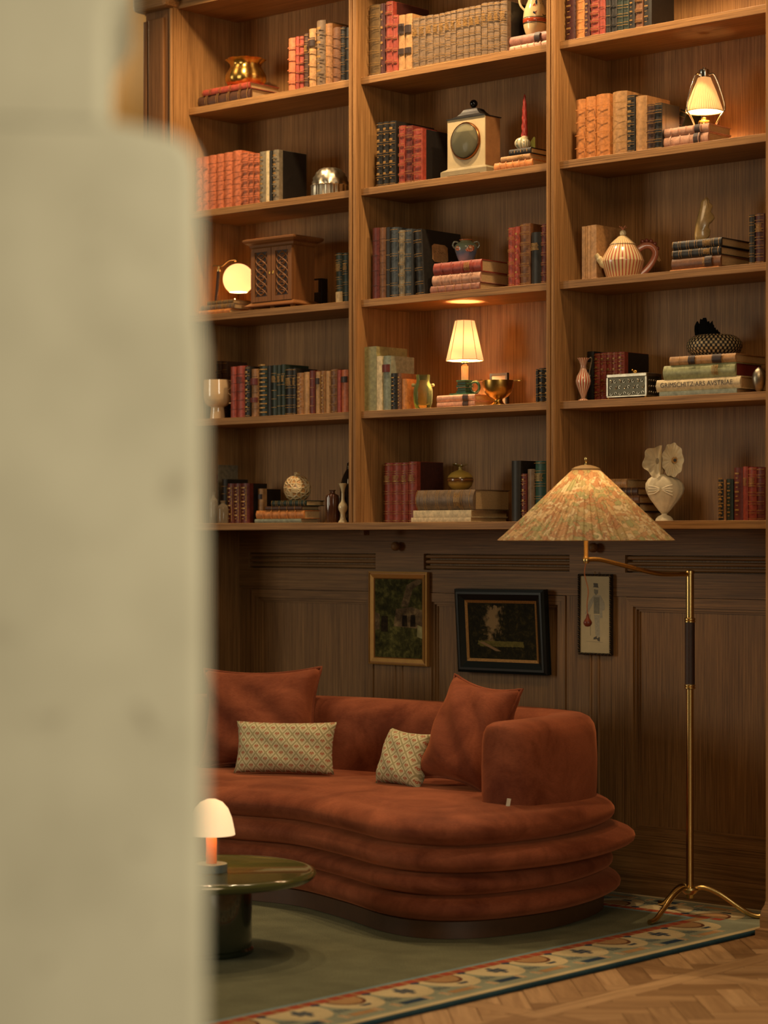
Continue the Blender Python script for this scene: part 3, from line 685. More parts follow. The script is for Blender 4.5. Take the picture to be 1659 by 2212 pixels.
# cushions -----------------------------------------------------------------
def pillow(W, H, T, pinch=0.10, n=22, wr=0.0, seed=0):
    rnd = random.Random(seed); ph = [rnd.random()*6 for _ in range(6)]
    def surf(side):
        g = []
        for j in range(n+1):
            r_ = []
            for i in range(n+1):
                u = -1+2*i/n; v = -1+2*j/n
                x = u*W/2*(1-pinch*(1-v*v)*abs(u)**3*0.9); z = v*H/2*(1-pinch*(1-u*u)*abs(v)**3*0.9)
                t = (max(0, (1-u**4))*max(0, (1-v**4)))**0.55*T/2
                t += wr*T*t*6*math.sin(5*u+ph[0]+3*v)*math.sin(4*v+ph[1]+u*2)
                r_.append((x, -side*t, z))
            g.append(r_)
        return g
    v, f, uv = [], [], []
    for s in (1, -1):
        g = surf(s); b = len(v)
        for j in range(n+1):
            for i in range(n+1): v.append(g[j][i]); uv.append((i/n*W, j/n*H))
        for j in range(n):
            for i in range(n):
                q = (b+j*(n+1)+i, b+j*(n+1)+i+1, b+(j+1)*(n+1)+i+1, b+(j+1)*(n+1)+i); f.append(q if s == 1 else q[::-1])
    edge = [surf(1)[0][i] for i in range(n+1)]+[surf(1)[j][n] for j in range(1, n+1)]+[surf(1)[n][i] for i in range(n-1, -1, -1)]+[surf(1)[j][0] for j in range(n-1, 0, -1)]
    return v, f, uv, edge
def cushion(label, W, H, T, loc, rot, mat, piping, pinch, wr, seed, tagw=False):
    v, f, uv, edge = pillow(W, H, T, pinch, 24, wr, seed)
    t = thing('cushion', label, 'cushion', loc, rot=rot, group='sofa cushions')
    me = bpy.data.meshes.new('cushion_cover'); me.from_pydata(v, [], f)
    l = me.uv_layers.new(name='UVMap')
    for lp in me.loops: l.data[lp.index].uv = uv[lp.vertex_index]
    bm = bmesh.new(); bm.from_mesh(me); bmesh.ops.remove_doubles(bm, verts=bm.verts, dist=1e-5); bmesh.ops.recalc_face_normals(bm, faces=bm.faces); bm.to_mesh(me); bm.free()
    for p in me.polygons: p.use_smooth = True
    me.materials.append(mat); o = bpy.data.objects.new('cushion_cover', me); C.objects.link(o); o.parent = t
    if piping: M().tube(edge, 0.0055, 8, True).build('piping', VELVET, t, 60)
    if tagw: M().box(W/2-0.012, W/2+0.012, -0.001, 0.001, -H/2+0.075, -H/2+0.098).build('care_tag', plain('white_tape', 'D8CDB2', 0.8), t)
    return t
def pattern():
    m, N, L, P = nt('woven_diaper_pattern')
    uvn = N.new('ShaderNodeUVMap'); sx = N.new('ShaderNodeSeparateXYZ'); L.new(uvn.outputs[0], sx.inputs[0])
    def mth(op, a, b=None, c=None):
        n = node(N, 'ShaderNodeMath', operation=op)
        for i, v in enumerate((a, b, c)):
            if v is None: continue
            if isinstance(v, (int, float)): n.inputs[i].default_value = v
            else: L.new(v, n.inputs[i])
        return n.outputs[0]
    pw, ph = 0.037, 0.044
    a = mth('DIVIDE', sx.outputs[0], pw); b = mth('DIVIDE', sx.outputs[1], ph)
    d1 = mth('PINGPONG', mth('ADD', a, b), 0.5); d2 = mth('PINGPONG', mth('SUBTRACT', a, b), 0.5)
    lat = mth('MINIMUM', d1, d2)                      # 0 on the lattice lines
    line = mth('LESS_THAN', lat, 0.075)
    line2 = mth('MULTIPLY', mth('GREATER_THAN', lat, 0.13), mth('LESS_THAN', lat, 0.20))
    s1 = mth('SUBTRACT', mth('FRACT', mth('ADD', a, b)), 0.5); s2 = mth('SUBTRACT', mth('FRACT', mth('SUBTRACT', a, b)), 0.5)
    fx = mth('MULTIPLY', mth('ADD', s1, s2), 0.5); fy = mth('MULTIPLY', mth('SUBTRACT', s1, s2), 0.5)
    def blob(cx, cy, rx_, ry_):
        q = mth('ADD', mth('POWER', mth('DIVIDE', mth('SUBTRACT', fx, cx), rx_), 2.0), mth('POWER', mth('DIVIDE', mth('SUBTRACT', fy, cy), ry_), 2.0))
        return mth('LESS_THAN', q, 1.0)
    fl = mth('MAXIMUM', blob(0, 0.0, 0.075, 0.10), mth('MAXIMUM', blob(0.15, 0.04, 0.05, 0.07), blob(-0.15, 0.04, 0.05, 0.07)))
    fl = mth('MAXIMUM', fl, mth('MAXIMUM', blob(0.09, 0.11, 0.04, 0.05), blob(-0.09, 0.11, 0.04, 0.05)))
    fl = mth('SUBTRACT', fl, blob(0, 0.0, 0.025, 0.03))
    c = mixc(N, L, lin('B7AB82'), lin('9C9268'), line); c = mixc(N, L, c, lin('CFC6A2'), line2); c = mixc(N, L, c, lin('A65A3E'), fl)
    v = noise_vec(N, L, (1, 1, 1), False); g = tex(N, L, v, 700, 2, 0.5)
    L.new(mixc(N, L, c, ramp(N, L, g, [(0.3, (.85, .85, .85)), (.7, (1.1, 1.1, 1.1))]), 1.0, 'MULTIPLY'), P.inputs['Base Color'])
    P.inputs['Roughness'].default_value = 0.9; bump(N, L, P, g, 0.3, 0.0006); return m
PAT = pattern()
SZt = 0.376+RZ
# placed by where they rest on the seat
def at_seat(px, py, z=SZt): return FL(px, py, z)
cx, cy = at_seat(560, 1668)
cushion('large rust velvet cushion with piping, leaning at the left of the sofa', 0.44, 0.36, 0.15, (cx-0.135, cy+0.14, SZt+0.175), (-0.26, -0.03, 0.50), VELVET, True, 0.14, 0.25, 3)
cx, cy = at_seat(607, 1672)
cushion('wide patterned lumbar cushion with red flower lattice lying left on the seat', 0.365, 0.182, 0.10, (cx, cy+0.02, SZt+0.090), (-0.22, -0.01, 0.46), PAT, False, 0.07, 0.2, 5)
cx, cy = at_seat(865, 1695)
cushion('small patterned cushion turned sideways before the big rust cushion', 0.19, 0.195, 0.10, (cx-0.020, cy+0.045, SZt+0.082), (-0.36, 0.06, 0.02), PAT, False, 0.12, 0.2, 8)
cx, cy = at_seat(985, 1706)
cushion('large rust velvet cushion with piping, leaning on the right arm', 0.30, 0.365, 0.16, (cx-0.03, cy+0.11, SZt+0.172), (-0.36, 0.12, -0.05), VELVET, True, 0.16, 0.25, 4, True)

# ================================================================== COFFEE TABLE AND ITS LAMP
tx, ty = FL(446, 2057)
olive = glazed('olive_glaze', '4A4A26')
ct = thing('coffee_table', 'low round olive glazed pedestal coffee table beside the stone pier', 'table', (tx, ty, RZ))
TT = 0.237-RZ
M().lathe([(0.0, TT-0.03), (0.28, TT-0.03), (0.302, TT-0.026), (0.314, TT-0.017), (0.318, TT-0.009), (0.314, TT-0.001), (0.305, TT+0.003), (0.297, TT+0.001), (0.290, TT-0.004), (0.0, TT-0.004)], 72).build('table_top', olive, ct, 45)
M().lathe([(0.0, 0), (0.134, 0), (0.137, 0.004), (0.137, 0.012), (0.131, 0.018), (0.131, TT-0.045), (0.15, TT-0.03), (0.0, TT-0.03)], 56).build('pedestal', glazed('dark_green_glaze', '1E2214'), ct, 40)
lx, ly = FL(457, 1880, 0.237)
tl = thing('table_lamp', 'small glowing white mushroom lamp on the olive coffee table', 'lamp', (lx, ly, 0.2334))
s_ = depth(lx, ly)/FPX
M().lathe([(0, 0), (34*s_, 0), (34*s_, 17*s_), (33*s_, 18*s_), (0, 18*s_)], 40).build('base', plain('slate_blue', '4C5A5C', 0.5), tl, 40)
M().lathe([(0, 18*s_), (11.5*s_, 18*s_), (11.5*s_, 92*s_), (0, 92*s_)], 24).build('stem', plain('copper_lacquer', 'C4702E', 0.35), tl, 40)
z0 = 80*s_
M().lathe([(51*s_, z0), (49.5*s_, z0+10*s_), (44*s_, z0+36*s_), (36*s_, z0+56*s_), (24*s_, z0+70*s_), (10*s_, z0+76.5*s_), (0.5*s_, z0+77*s_)], 48, cap0=False).build('shade', shade_mat('opal_glass', 'F6D5A6', 0.78, 0.012), tl, 60)
light('table_lamp_bulb', 'POINT', (lx, ly, 0.2334+z0+26*s_), 1.0, (1, 0.66, 0.34), 0.02)

# ================================================================== FLOOR LAMP
fx, fy = 1.09, 0.028
fl_ = thing('floor_lamp', 'brass swing-arm floor lamp with pleated marbled paper shade', 'lamp', (fx, fy, RZ))
zt_ = lambda py: EYE-(py-HY)*depth(fx, fy)/FPX-RZ
hz = zt_(1925)
for k, (ax, ay) in enumerate(((1.09, -0.187), (1.281, 0.133), (0.899, 0.141))):
    d = Vector((ax-fx, ay-fy, 0)); 
    pts = [(0, 0), (0.18, 0.014), (0.42, -0.004), (0.66, -0.040), (0.84, -0.066), (0.95, -0.074), (1.02, -0.075)]
    zoff = [hz+0.006]*1
    M().tube(spline([(d.x*u, d.y*u, max(0.0075, hz+v_*(hz/0.0755)*0.92)) for u, v_ in pts], 5, False), 0.0085, 10).build('leg', brass, fl_, 60)
M().lathe([(0, hz-0.022), (0.012, hz-0.022), (0.014, hz-0.01), (0.022, hz-0.005), (0.03, hz+0.006), (0.028, hz+0.012), (0.015, hz+0.014), (0, hz+0.014)], 24).build('hub', brass, fl_, 40)
M().lathe([(0, hz+0.01), (0.0118, hz+0.01), (0.0118, zt_(1485)), (0, zt_(1485))], 24).build('lower_pole', brass, fl_, 40)
M().lathe([(0, zt_(1480)), (0.0155, zt_(1480)), (0.0155, zt_(1342)), (0, zt_(1342))], 24).build('leather_grip', plain('brown_leather_wrap', '2C1810', 0.55, 0, 0.3, 120, 0.6), fl_, 40)
for py in (1483, 1340):
    zc = zt_(py); m = M()
    m.lathe([(0, zc-0.008), (0.0145, zc-0.008), (0.0175, zc-0.006), (0.0175, zc-0.002), (0.015, zc), (0.0175, zc+0.002), (0.0175, zc+0.006), (0.0145, zc+0.008), (0, zc+0.008)], 24); m.build('collar', brass, fl_, 40)
M().lathe([(0, zt_(1335)), (0.0128, zt_(1335)), (0.0128, zt_(1240)), (0.0145, zt_(1239)), (0.0145, zt_(1233)), (0.006, zt_(1231)), (0, zt_(1231))], 24).build('upper_pole', brass, fl_, 40)
SYc = -0.36; SXc = PX(1266, SYc)
ox, oy = SXc-fx, SYc-fy; zs = lambda py: EYE-(py-HY)*depth(SXc, SYc)/FPX-RZ
M().tube(spline([(ox*u, oy*u, z) for u, z in ((0.0, zt_(1240)), (0.12, zt_(1240)), (0.30, zt_(1239)), (0.5, zt_(1229)), (0.72, zt_(1216)), (0.88, zs(1209)), (1.0, zs(1209)))], 6, False), 0.0072, 10).build('swing_arm', brass, fl_, 60)
M().lathe([(0, zs(1218)), (0.008, zs(1217)), (0.0115, zs(1210)), (0.008, zs(1203)), (0.0066, zs(1202)), (0.0066, zs(1110)), (0, zs(1110))], 20, ox, oy).build('shade_stem', brass, fl_, 50)
def marbled():
    m, N, L, P = nt('marbled_paper')
    v = noise_vec(N, L, (1, 1, 1), False)
    nz = N.new('ShaderNodeTexNoise'); nz.inputs['Scale'].default_value = 16; nz.inputs['Detail'].default_value = 4; L.new(v, nz.inputs['Vector'])
    ad = mixc(N, L, v, nz.outputs['Color'], 0.10)
    vo = N.new('ShaderNodeTexVoronoi'); vo.inputs['Scale'].default_value = 58; L.new(ad, vo.inputs['Vector'])
    se = N.new('ShaderNodeSeparateColor'); L.new(vo.outputs['Color'], se.inputs[0])
    a = ramp(N, L, se.outputs[0], [(0.0, lin('9A6E46')), (0.3, lin('AC8456')), (0.5, lin('8A8858')), (0.7, lin('B89868')), (0.9, lin('BCA880'))])
    vd = N.new('ShaderNodeTexVoronoi'); vd.feature = 'DISTANCE_TO_EDGE'; vd.inputs['Scale'].default_value = 58; L.new(ad, vd.inputs['Vector'])
    b = ramp(N, L, vd.outputs['Distance'], [(0.0, (0.45, 0.38, 0.3)), (0.07, (1, 1, 1))])
    c = mixc(N, L, a, b, 1.0, 'MULTIPLY')
    L.new(c, P.inputs['Base Color']); P.inputs['Roughness'].default_value = 0.7
    t = N.new('ShaderNodeBsdfTranslucent'); L.new(c, t.inputs[0])
    mx = N.new('ShaderNodeMixShader'); mx.inputs[0].default_value = 0.3
    L.new(P.outputs[0], mx.inputs[1]); L.new(t.outputs[0], mx.inputs[2]); L.new(mx.outputs[0], N['Material Output'].inputs['Surface']); return m
npl = 60; RB, RT_ = 197.5*depth(SXc, SYc)/FPX, 0.040
zb_, ztp = zs(1167), zs(1014)
rings = []
for k in range(13):
    u = k/12; r = RB+(RT_-RB)*u**0.96
    ring = []
    for j in range(npl*4):
        a = 2*PI*j/(npl*4); sc_ = abs(((a*6/(2*PI)) % 1)-0.5)*2      # six sagging sectors between the ribs
        pl_ = 0.0032*(1 if (j//2) % 2 else -1)*(0.4+0.6*(1-u))
        rr_2 = r*(1-0.045*(1-sc_**2)*(1-u))+pl_
        ring.append((ox+rr_2*math.cos(a), oy+rr_2*math.sin(a), zb_+(ztp-zb_)*u))
    rings.append(ring)
M().loft(rings, False, False).build('shade', marbled(), fl_)
M().tube([(p[0]*0.999+ox*0.001, p[1]*0.999+oy*0.001, p[2]) for p in rings[0][::4]], 0.0016, 6, True).build('shade_rim', plain('rim_tape', 'B08048', 0.7), fl_, 60)
M().lathe([(0.044, ztp-0.003), (0.044, ztp+0.002), (0.032, ztp+0.008), (0.014, ztp+0.013), (0.0, ztp+0.014)], 36, ox, oy, cap0=False).build('shade_cap', plain('cap_paper', 'A78450', 0.6), fl_, 40)
M().lathe([(0, ztp+0.011), (0.0055, ztp+0.011), (0.0055, ztp+0.022), (0.004, ztp+0.024), (0.0065, ztp+0.030), (0.005, ztp+0.037), (0, ztp+0.038)], 16, ox, oy).build('finial', brass, fl_, 50)
zk = zs(1352)
M().tube(spline([(ox, oy, zs(1215)), (ox-0.004, oy-0.002, zs(1240)), (ox+0.006, oy+0.003, zs(1275)), (ox+0.002, oy+0.002, zs(1305)), (ox+0.004, oy+0.003, zk+0.028)], 5, False), 0.0016, 6).build('pull_cord', plain('cord', 'B06A3A', 0.7), fl_, 60)
M().lathe([(0.0, zk-0.003), (0.008, zk-0.001), (0.0128, zk+0.006), (0.0135, zk+0.011), (0.010, zk+0.018), (0.0055, zk+0.024), (0.004, zk+0.033), (0.002, zk+0.038), (0, zk+0.038)], 20, ox+0.004, oy+0.003).build('pull_knob', plain('turned_wood', '6E2F1C', 0.35), fl_, 60)
light('floor_lamp_bulb', 'POINT', (SXc, SYc, RZ+zs(1085)), 3.0, (1, 0.68, 0.38), 0.03)

# ================================================================== STONE PIER IN THE FOREGROUND
def cam_pt(px, d): u = (px-CX)/FPX*d; return (CAMX-SN*d+CS*u, CAMY+CS*d+SN*u)
PD = 1.9
def stone():
    m, N, L, P = nt('pale_limestone'); v = noise_vec(N, L, (1, 1, 1), False)
    f = tex(N, L, v, 9, 4, 0.5); g = tex(N, L, v, 26, 3, 0.5)
    a = ramp(N, L, f, [(0.3, lin('A49C84')), (0.7, lin('B5AD94'))]); b = ramp(N, L, g, [(0.24, lin('8C7C68')), (0.36, (1, 1, 1))])
    L.new(mixc(N, L, a, b, 0.5, 'MULTIPLY'), P.inputs['Base Color']); P.inputs['Roughness'].default_value = 0.85; bump(N, L, P, f, 0.3, 0.004); return m
ST = stone(); kx = PD/FPX
px_, py_ = cam_pt(0, PD)
px_, py_ = cam_pt(442, PD)
pier = thing('stone_pier', 'pale stone pier with rounded shoulder in the near left foreground', 'pier', (px_, py_, FZ), rz=YAW+0.11)
zp_ = lambda py: EYE+(HY-py)*kx-FZ
def rr(x0, x1, y0, y1, r, n=6):
    out = []
    for cx_, cy_, a0 in ((x1-r, y0+r, -PI/2), (x1-r, y1-r, 0), (x0+r, y1-r, PI/2), (x0+r, y0+r, PI)):
        out += [(cx_+r*math.cos(a0+PI/2*k/n), cy_+r*math.sin(a0+PI/2*k/n)) for k in range(n+1)]
    return out
m = M(); rings = []
for off, z in ((0.0, 0.0), (0.0, zp_(1600)), (-3*kx, zp_(760)), (-12*kx, zp_(690)), (-14*kx, zp_(380)), (-20*kx, zp_(340)), (-34*kx, zp_(312)), (-62*kx, zp_(292)), (-110*kx, zp_(280)), (-180*kx, zp_(266))):
    rings.append([(x, y, z) for x, y in rr(-0.75, off+4*kx, 0, 0.30, 0.012)])
m.loft(rings).build('shaft', ST, pier, 50)
m = M(); rings = []
for off, z in ((8*kx, zp_(275)), (0.0, zp_(258)), (0.0, zp_(120)), (1*kx, zp_(60)), (6*kx, zp_(25)), (18*kx, zp_(0)), (36*kx, zp_(-25)), (50*kx, zp_(-50)), (50*kx, zp_(-140))):
    rings.append([(x, y, z) for x, y in rr(-0.75, off-202*kx, 0, 0.30, 0.012)])
m.loft(rings).build('upper_block', ST, pier, 50)

# ================================================================== OBJECTS ON THE SHELVES
ZM['j'] = (1240, 400, 3.9594); ZM['k'] = (1370, 940, 11.0615); ZM['m'] = (430, 540, 6.1444)
def spot(key, xc, Y):               # room x and metres per survey unit (vertical or across the view)
    x = zx(key, xc, Y); return x, depth(x, Y)/FPX/ZM[key][2]
def sc(prof, s): return [(max(r*s, 0.0002), h*s) for r, h in prof]
def turned(name, label, cat, key, xc, Y, z, prof, mat, part, n=40, mod=None, sm=50, rz=None, k=1.0):
    x, s = spot(key, xc, Y); s *= k
    t = thing(name, label, cat, (x, Y, z), rz=YAW if rz is None else rz)
    M().lathe(sc(prof, s), n, mod=mod).build(part, mat, t, sm); return t, s
def stripes(name, n, ca, cb, duty=0.55, wob=0.0):
    m, N, L, P = nt(name); tc = N.new('ShaderNodeTexCoord'); sx = N.new('ShaderNodeSeparateXYZ'); L.new(tc.outputs['Object'], sx.inputs[0])
    at = node(N, 'ShaderNodeMath', operation='ARCTAN2'); L.new(sx.outputs[1], at.inputs[0]); L.new(sx.outputs[0], at.inputs[1])
    mu = node(N, 'ShaderNodeMath', operation='MULTIPLY'); mu.inputs[1].default_value = n/(2*PI); L.new(at.outputs[0], mu.inputs[0])
    fr = node(N, 'ShaderNodeMath', operation='FRACT'); L.new(mu.outputs[0], fr.inputs[0])
    g = node(N, 'ShaderNodeMath', operation='GREATER_THAN'); g.inputs[1].default_value = duty; L.new(fr.outputs[0], g.inputs[0])
    L.new(mixc(N, L, lin(ca), lin(cb), g.outputs[0]), P.inputs['Base Color']); P.inputs['Roughness'].default_value = 0.2; P.inputs['Coat Weight'].default_value = 0.4
    return m
def zband(name, stops, h, rough=0.18, noise=0.0):
    m, N, L, P = nt(name); tc = N.new('ShaderNodeTexCoord'); sx = N.new('ShaderNodeSeparateXYZ'); L.new(tc.outputs['Object'], sx.inputs[0])
    d = node(N, 'ShaderNodeMath', operation='DIVIDE'); d.inputs[1].default_value = h; L.new(sx.outputs[2], d.inputs[0])
    o = d.outputs[0]
    if noise:
        f = tex(N, L, tc.outputs['Object'], 35, 3, 0.5); a = node(N, 'ShaderNodeMath', operation='MULTIPLY_ADD'); a.inputs[1].default_value = noise; L.new(f, a.inputs[0]); L.new(o, a.inputs[2]); o = a.outputs[0]
    L.new(ramp(N, L, o, [(p, lin(c)) for p, c in stops]), P.inputs['Base Color']); P.inputs['Roughness'].default_value = rough; P.inputs['Coat Weight'].default_value = 0.3
    return m
cream_gl = glazed('cream_glaze', 'D6C49C')
# ---- left bay, top shelf: lobed gold bowl
t, s = turned('bowl', 'gold lobed metal bowl on the two stacked books', 'bowl', 'a', 862, 0.11, SZ['L1'],
    [(0, 0), (72, 0), (112, 14), (131, 45), (128, 80), (110, 112), (97, 132), (99, 150), (116, 168), (130, 178), (124, 177), (108, 164), (90, 140), (80, 120), (0, 60)], oldbrass, 'bowl_body', 72,
    mod=lambda a, z: 0.93+0.09*abs(math.cos(a*4)))
# ---- second shelf: cake mould
t, s = turned('cake_mould', 'fluted silver ring cake mould beside the black book', 'mould', 'a', 1402, 0.105, ztop(2),
    [(0, 0), (130, 0), (132, 6), (122, 10), (120, 72), (124, 80), (116, 84)], silver, 'fluted_band', 96, mod=lambda a, z: 1+0.03*(1 if math.cos(22*a) > 0 else -1))
x0, s0 = spot('a', 1402, 0.105); z84 = 84*s0
M().lathe(sc([(117, 82), (114, 100), (106, 130), (90, 162), (66, 186), (44, 194), (34, 190), (28, 170), (26, 150)], s), 120, mod=lambda a, z: 1+0.07*math.sin(11*(a+(z-z84)*14))).build('swirled_crown', silver, t, 60)
# ---- third shelf: globe lamp
t_x, s = spot('m', 240, 0.075); zL = SZ['L3']
gl_ = thing('table_lamp', 'lit opal globe lamp with brass arm beside the carved cabinet', 'lamp', (t_x, 0.075, zL), rz=YAW)
M().lathe(sc([(0, 0), (60, 0), (60, 8), (20, 14), (0, 14)], s), 24).build('foot', brass, gl_, 40)
M().tube([(-12*s, 0, 10*s), (20*s, 0, 415*s)], 23*s, 14).build('post', plain('dark_tube', '35241A', 0.35, 0.5), gl_, 60)
M().lathe(sc([(0, 405), (27, 405), (27, 430), (14, 440), (14, 470), (0, 472)], s), 16, cx=22*s).build('post_cap', brass, gl_, 50)
M().tube([(-55*s, 0, 482*s), (75*s, 0, 482*s)], 7*s, 8).build('clamp_pin', brass, gl_, 60)
M().tube(spline([(22*s, 0, 478*s), (70*s, 0, 482*s), (110*s, 0, 515*s), (150*s, 0, 548*s), (200*s, 0, 558*s), (240*s, 0, 560*s)], 5, False), 9*s, 10).build('arm', brass, gl_, 60)
M().ball((240*s, 0, 555*s), 24*s, 14).build('swivel', brass, gl_, 60)
m = M(); R_ = 208*s; gc = (262*s+0.006, 0, 303*s)
m.loft([[(gc[0]+R_*math.cos(e)*math.cos(2*PI*j/40), R_*math.cos(e)*math.sin(2*PI*j/40), gc[2]+R_*math.sin(e)) for j in range(40)] for e in [-0.98+k*(2.5/16) for k in range(17)]], False, True)
m.build('globe_shade', shade_mat('opal_globe', 'F6CC90', 0.64, 0.024), gl_, 60)
M().lathe(sc([(0, 0), (8, 0), (8, 20), (14, 30), (8, 42), (0, 44)], s), 12, cx=235*s).build('switch', brass, gl_, 50)
wx = t_x+gc[0]*CS; wy = 0.075+gc[0]*SN
light('globe_lamp_bulb', 'POINT', (wx, wy, zL+gc[2]-0.005), 7.0, (1, 0.64, 0.33), 0.025)
# ---- carved cabinet
Yc = 0.045; xa, xb = zx('d', 594, Yc), zx('d', 962, Yc); s = spot('d', 780, Yc)[1]; W = xb-xa; zc0 = ztop(3)
cab = thing('small_cabinet', 'small carved wooden cabinet with two doors beside the globe lamp', 'cabinet', ((xa+xb)/2, Yc, zc0))
wal = oak('z', '8A5A30', '5E3A1E'); walx = oak('x', '8A5A30', '5E3A1E'); D = 0.115
b0, b1 = 76*s, 566*s
M().box(-W/2, W/2, 0.004, D, b0, b1).build('body', wal, cab)
pb = M(); pb.loft([[(-W/2-o, -o+0.004, z), (W/2+o, -o+0.004, z), (W/2+o, D+o, z), (-W/2-o, D+o, z)] for o, z in ((0.018, 34*s), (0.022, 38*s), (0.022, 46*s), (0.006, 72*s), (0.002, 78*s))]); pb.build('carved_base', walx, cab)
pc = M(); pc.loft([[(-W/2-o, -o+0.004, z), (W/2+o, -o+0.004, z), (W/2+o, D+o, z), (-W/2-o, D+o, z)] for o, z in ((0.001, b1-4*s), (0.006, b1+8*s), (0.008, b1+28*s), (0.020, b1+44*s), (0.026, b1+62*s), (0.026, b1+76*s), (0.018, b1+84*s))]); pc.build('cornice', walx, cab)
for fx_ in (-W/2-0.006, 0.0, W/2-0.004):
    for fy_ in ((0.006,) if fx_ == 0 else (0.006, D-0.008)):
        M().lathe([(0, 0), (0.010, 0), (0.012, 5*s), (0.008, 14*s), (0.011, 24*s), (0.009, 34*s), (0, 34*s)], 16, fx_, fy_).build('foot', walx, cab, 50)
for sd in (-1, 1):
    x0_, x1_ = (-W/2+0.001, -0.002) if sd < 0 else (0.002, W/2-0.001)
    dm = M(); t_ = 0.020; zA, zB = b0+4*s, b1-6*s; g0, g1 = zA+0.019, zB-0.014; p0, p1 = x0_+t_*0.95, x1_-t_*0.95
    for bx in ((x0_, p0, zA, zB), (p1, x1_, zA, zB), (p0, p1, zA, g0), (p0, p1, g1, zB)): dm.box(bx[0], bx[1], -0.004, 0.004, bx[2], bx[3])
    dr = dm.build('door', wal, cab)
    M().box(p0, p1, 0.0005, 0.0038, g0, g1).build('carved_ground', plain('carved_dark', '2E1A0E', 0.6), dr)
    cm_ = M(); xc_ = (p0+p1)/2; hwid = (p1-p0)/2-0.002; hg = g1-g0
    for sg in (-1, 1):
        for ph in (0, 0.5):
            cm_.tube([(xc_+sg*hwid*0.92*math.sin(PI*(k/24*3+ph)), -0.0005, g0+hg*(0.02+0.96*k/24)) for k in range(25)], 0.0022, 6)
    for q in range(6):
        zc_ = g0+hg*(q+0.5)/6; cm_.tube([(xc_+hwid*0.4*math.cos(a), -0.001, zc_+hg*0.035*math.sin(a)) for a in [2*PI*k/10 for k in range(10)]], 0.0016, 6, True)
    fo2 = cm_.build('fretwork', wal, dr, 60); fo2['kind'] = 'stuff'
    xe = x1_-0.007 if sd < 0 else x0_+0.007; ze = b0+(b1-b0)*0.53
    M().ball((xe, -0.0045, ze), 0.0045, 14, 1.6, 1.0, 0.3).build('escutcheon', oldbrass, dr, 60)
# small black stand behind the cabinet
Yk = 0.205; xk0, xk1 = zx('d', 1150, Yk), zx('d', 1236, Yk)
bk = thing('black_stand', 'small black frame stand behind the carved cabinet', 'stand', ((xk0+xk1)/2, Yk, ztop(3))); hk = zz('d', 1200, 672, Yk)-ztop(3); wk = xk1-xk0
M().box(-wk/2, wk/2, -0.01, 0.025, 0, hk*0.58).build('box', black, bk, bevel=0.002)
M().box(wk/2-0.016, wk/2, -0.01, 0.025, hk*0.58, hk).build('post', black, bk, bevel=0.001)
M().box(-wk/2, wk/2-0.017, -0.01, -0.006, hk*0.95, hk).build('rail', black, bk)
# ---- fourth shelf: cream footed cup
t, s = turned('footed_cup', 'cream ceramic footed cup with curled handle at the left of the shelf', 'cup', 'd', 289, 0.056, ztop(4),
    [(0, 0), (70, 0), (66, 50), (60, 100), (62, 108), (92, 122), (114, 145), (125, 180), (128, 240), (126, 350), (122, 350), (122, 240), (110, 170), (60, 125), (0, 120)], glazed('cream_cup', 'CDAE84'), 'cup_body', 56)
M().tube(spline([(98*s, -70*s, 345*s), (128*s, -70*s, 335*s), (128*s, -70*s, 285*s), (90*s, -70*s, 240*s), (128*s, -70*s, 205*s), (134*s, -70*s, 150*s), (108*s, -70*s, 138*s)], 6, False), 6*s, 8).build('handle', glazed('cream_cup', 'CDAE84'), t, 60)
# ---- bottom shelf, left
clear = thin_glass('bottle_glass', 'A8957A', 0.28)
turned('glass_bottle', 'tall clear glass bottle at the far left of the bottom shelf', 'bottle', 'g', 130, 0.045, ztop(5), [(0, 0), (38, 0), (40, 10), (40, 190), (34, 215), (16, 232), (15, 262), (20, 268), (20, 278), (0, 278)], clear, 'bottle', 24)
turned('glass_bottle', 'short clear glass bottle in front of the dark red gilt books', 'bottle', 'g', 214, 0.04, ztop(5), [(0, 0), (49, 0), (50, 10), (50, 130), (42, 155), (20, 172), (18, 190), (24, 195), (24, 203), (0, 203)], clear, 'bottle', 24)
def cells(nr, na, amp, h):
    def f(a, z):
        best = 9
        for r in range(nr):
            zc_ = h*(r+0.5)/nr
            if abs(z-zc_) > h/nr*1.5: continue
            k = round((a/(2*PI))*na-(r % 2)*0.5)
            da = (a/(2*PI)*na-(r % 2)*0.5-k); best = min(best, math.hypot(da*1.0, (z-zc_)/(h/nr)*0.95))
        return 1-amp*max(0, 1-best*1.75)
    return f
xv, sv = spot('g', 880, 0.06); hv = 225*sv
prof = [(0, 0)]+[(124*math.cos(math.asin(max(-1, min(1, (k/32*226-108)/127)))) if k < 32 else 30, k/32*226) for k in range(33)]+[(26, 228), (28, 248), (25, 254), (0, 254)]
def dimple():
    m, N, L, P = nt('dimpled_ceramic'); tc = N.new('ShaderNodeTexCoord')
    vo = N.new('ShaderNodeTexVoronoi'); vo.feature = 'DISTANCE_TO_EDGE'; vo.inputs['Scale'].default_value = 62; vo.inputs['Randomness'].default_value = 0.6; L.new(tc.outputs['Object'], vo.inputs['Vector'])
    L.new(ramp(N, L, vo.outputs['Distance'], [(0.08, lin('D8BF90')), (0.2, lin('B5854E'))]), P.inputs['Base Color']); P.inputs['Roughness'].default_value = 0.4
    bump(N, L, P, ramp(N, L, vo.outputs['Distance'], [(0.0, (1, 1, 1)), (0.3, (0, 0, 0))]), 1.0, 0.004); return m
turned('round_vase', 'round dimpled cream vase on the stacked books, bottom left shelf', 'vase', 'g', 880, 0.06, SZ['L5'], prof, dimple(), 'vase_body', 96)
h_tw = 230*spot('g', 1195, 0.06)[1]
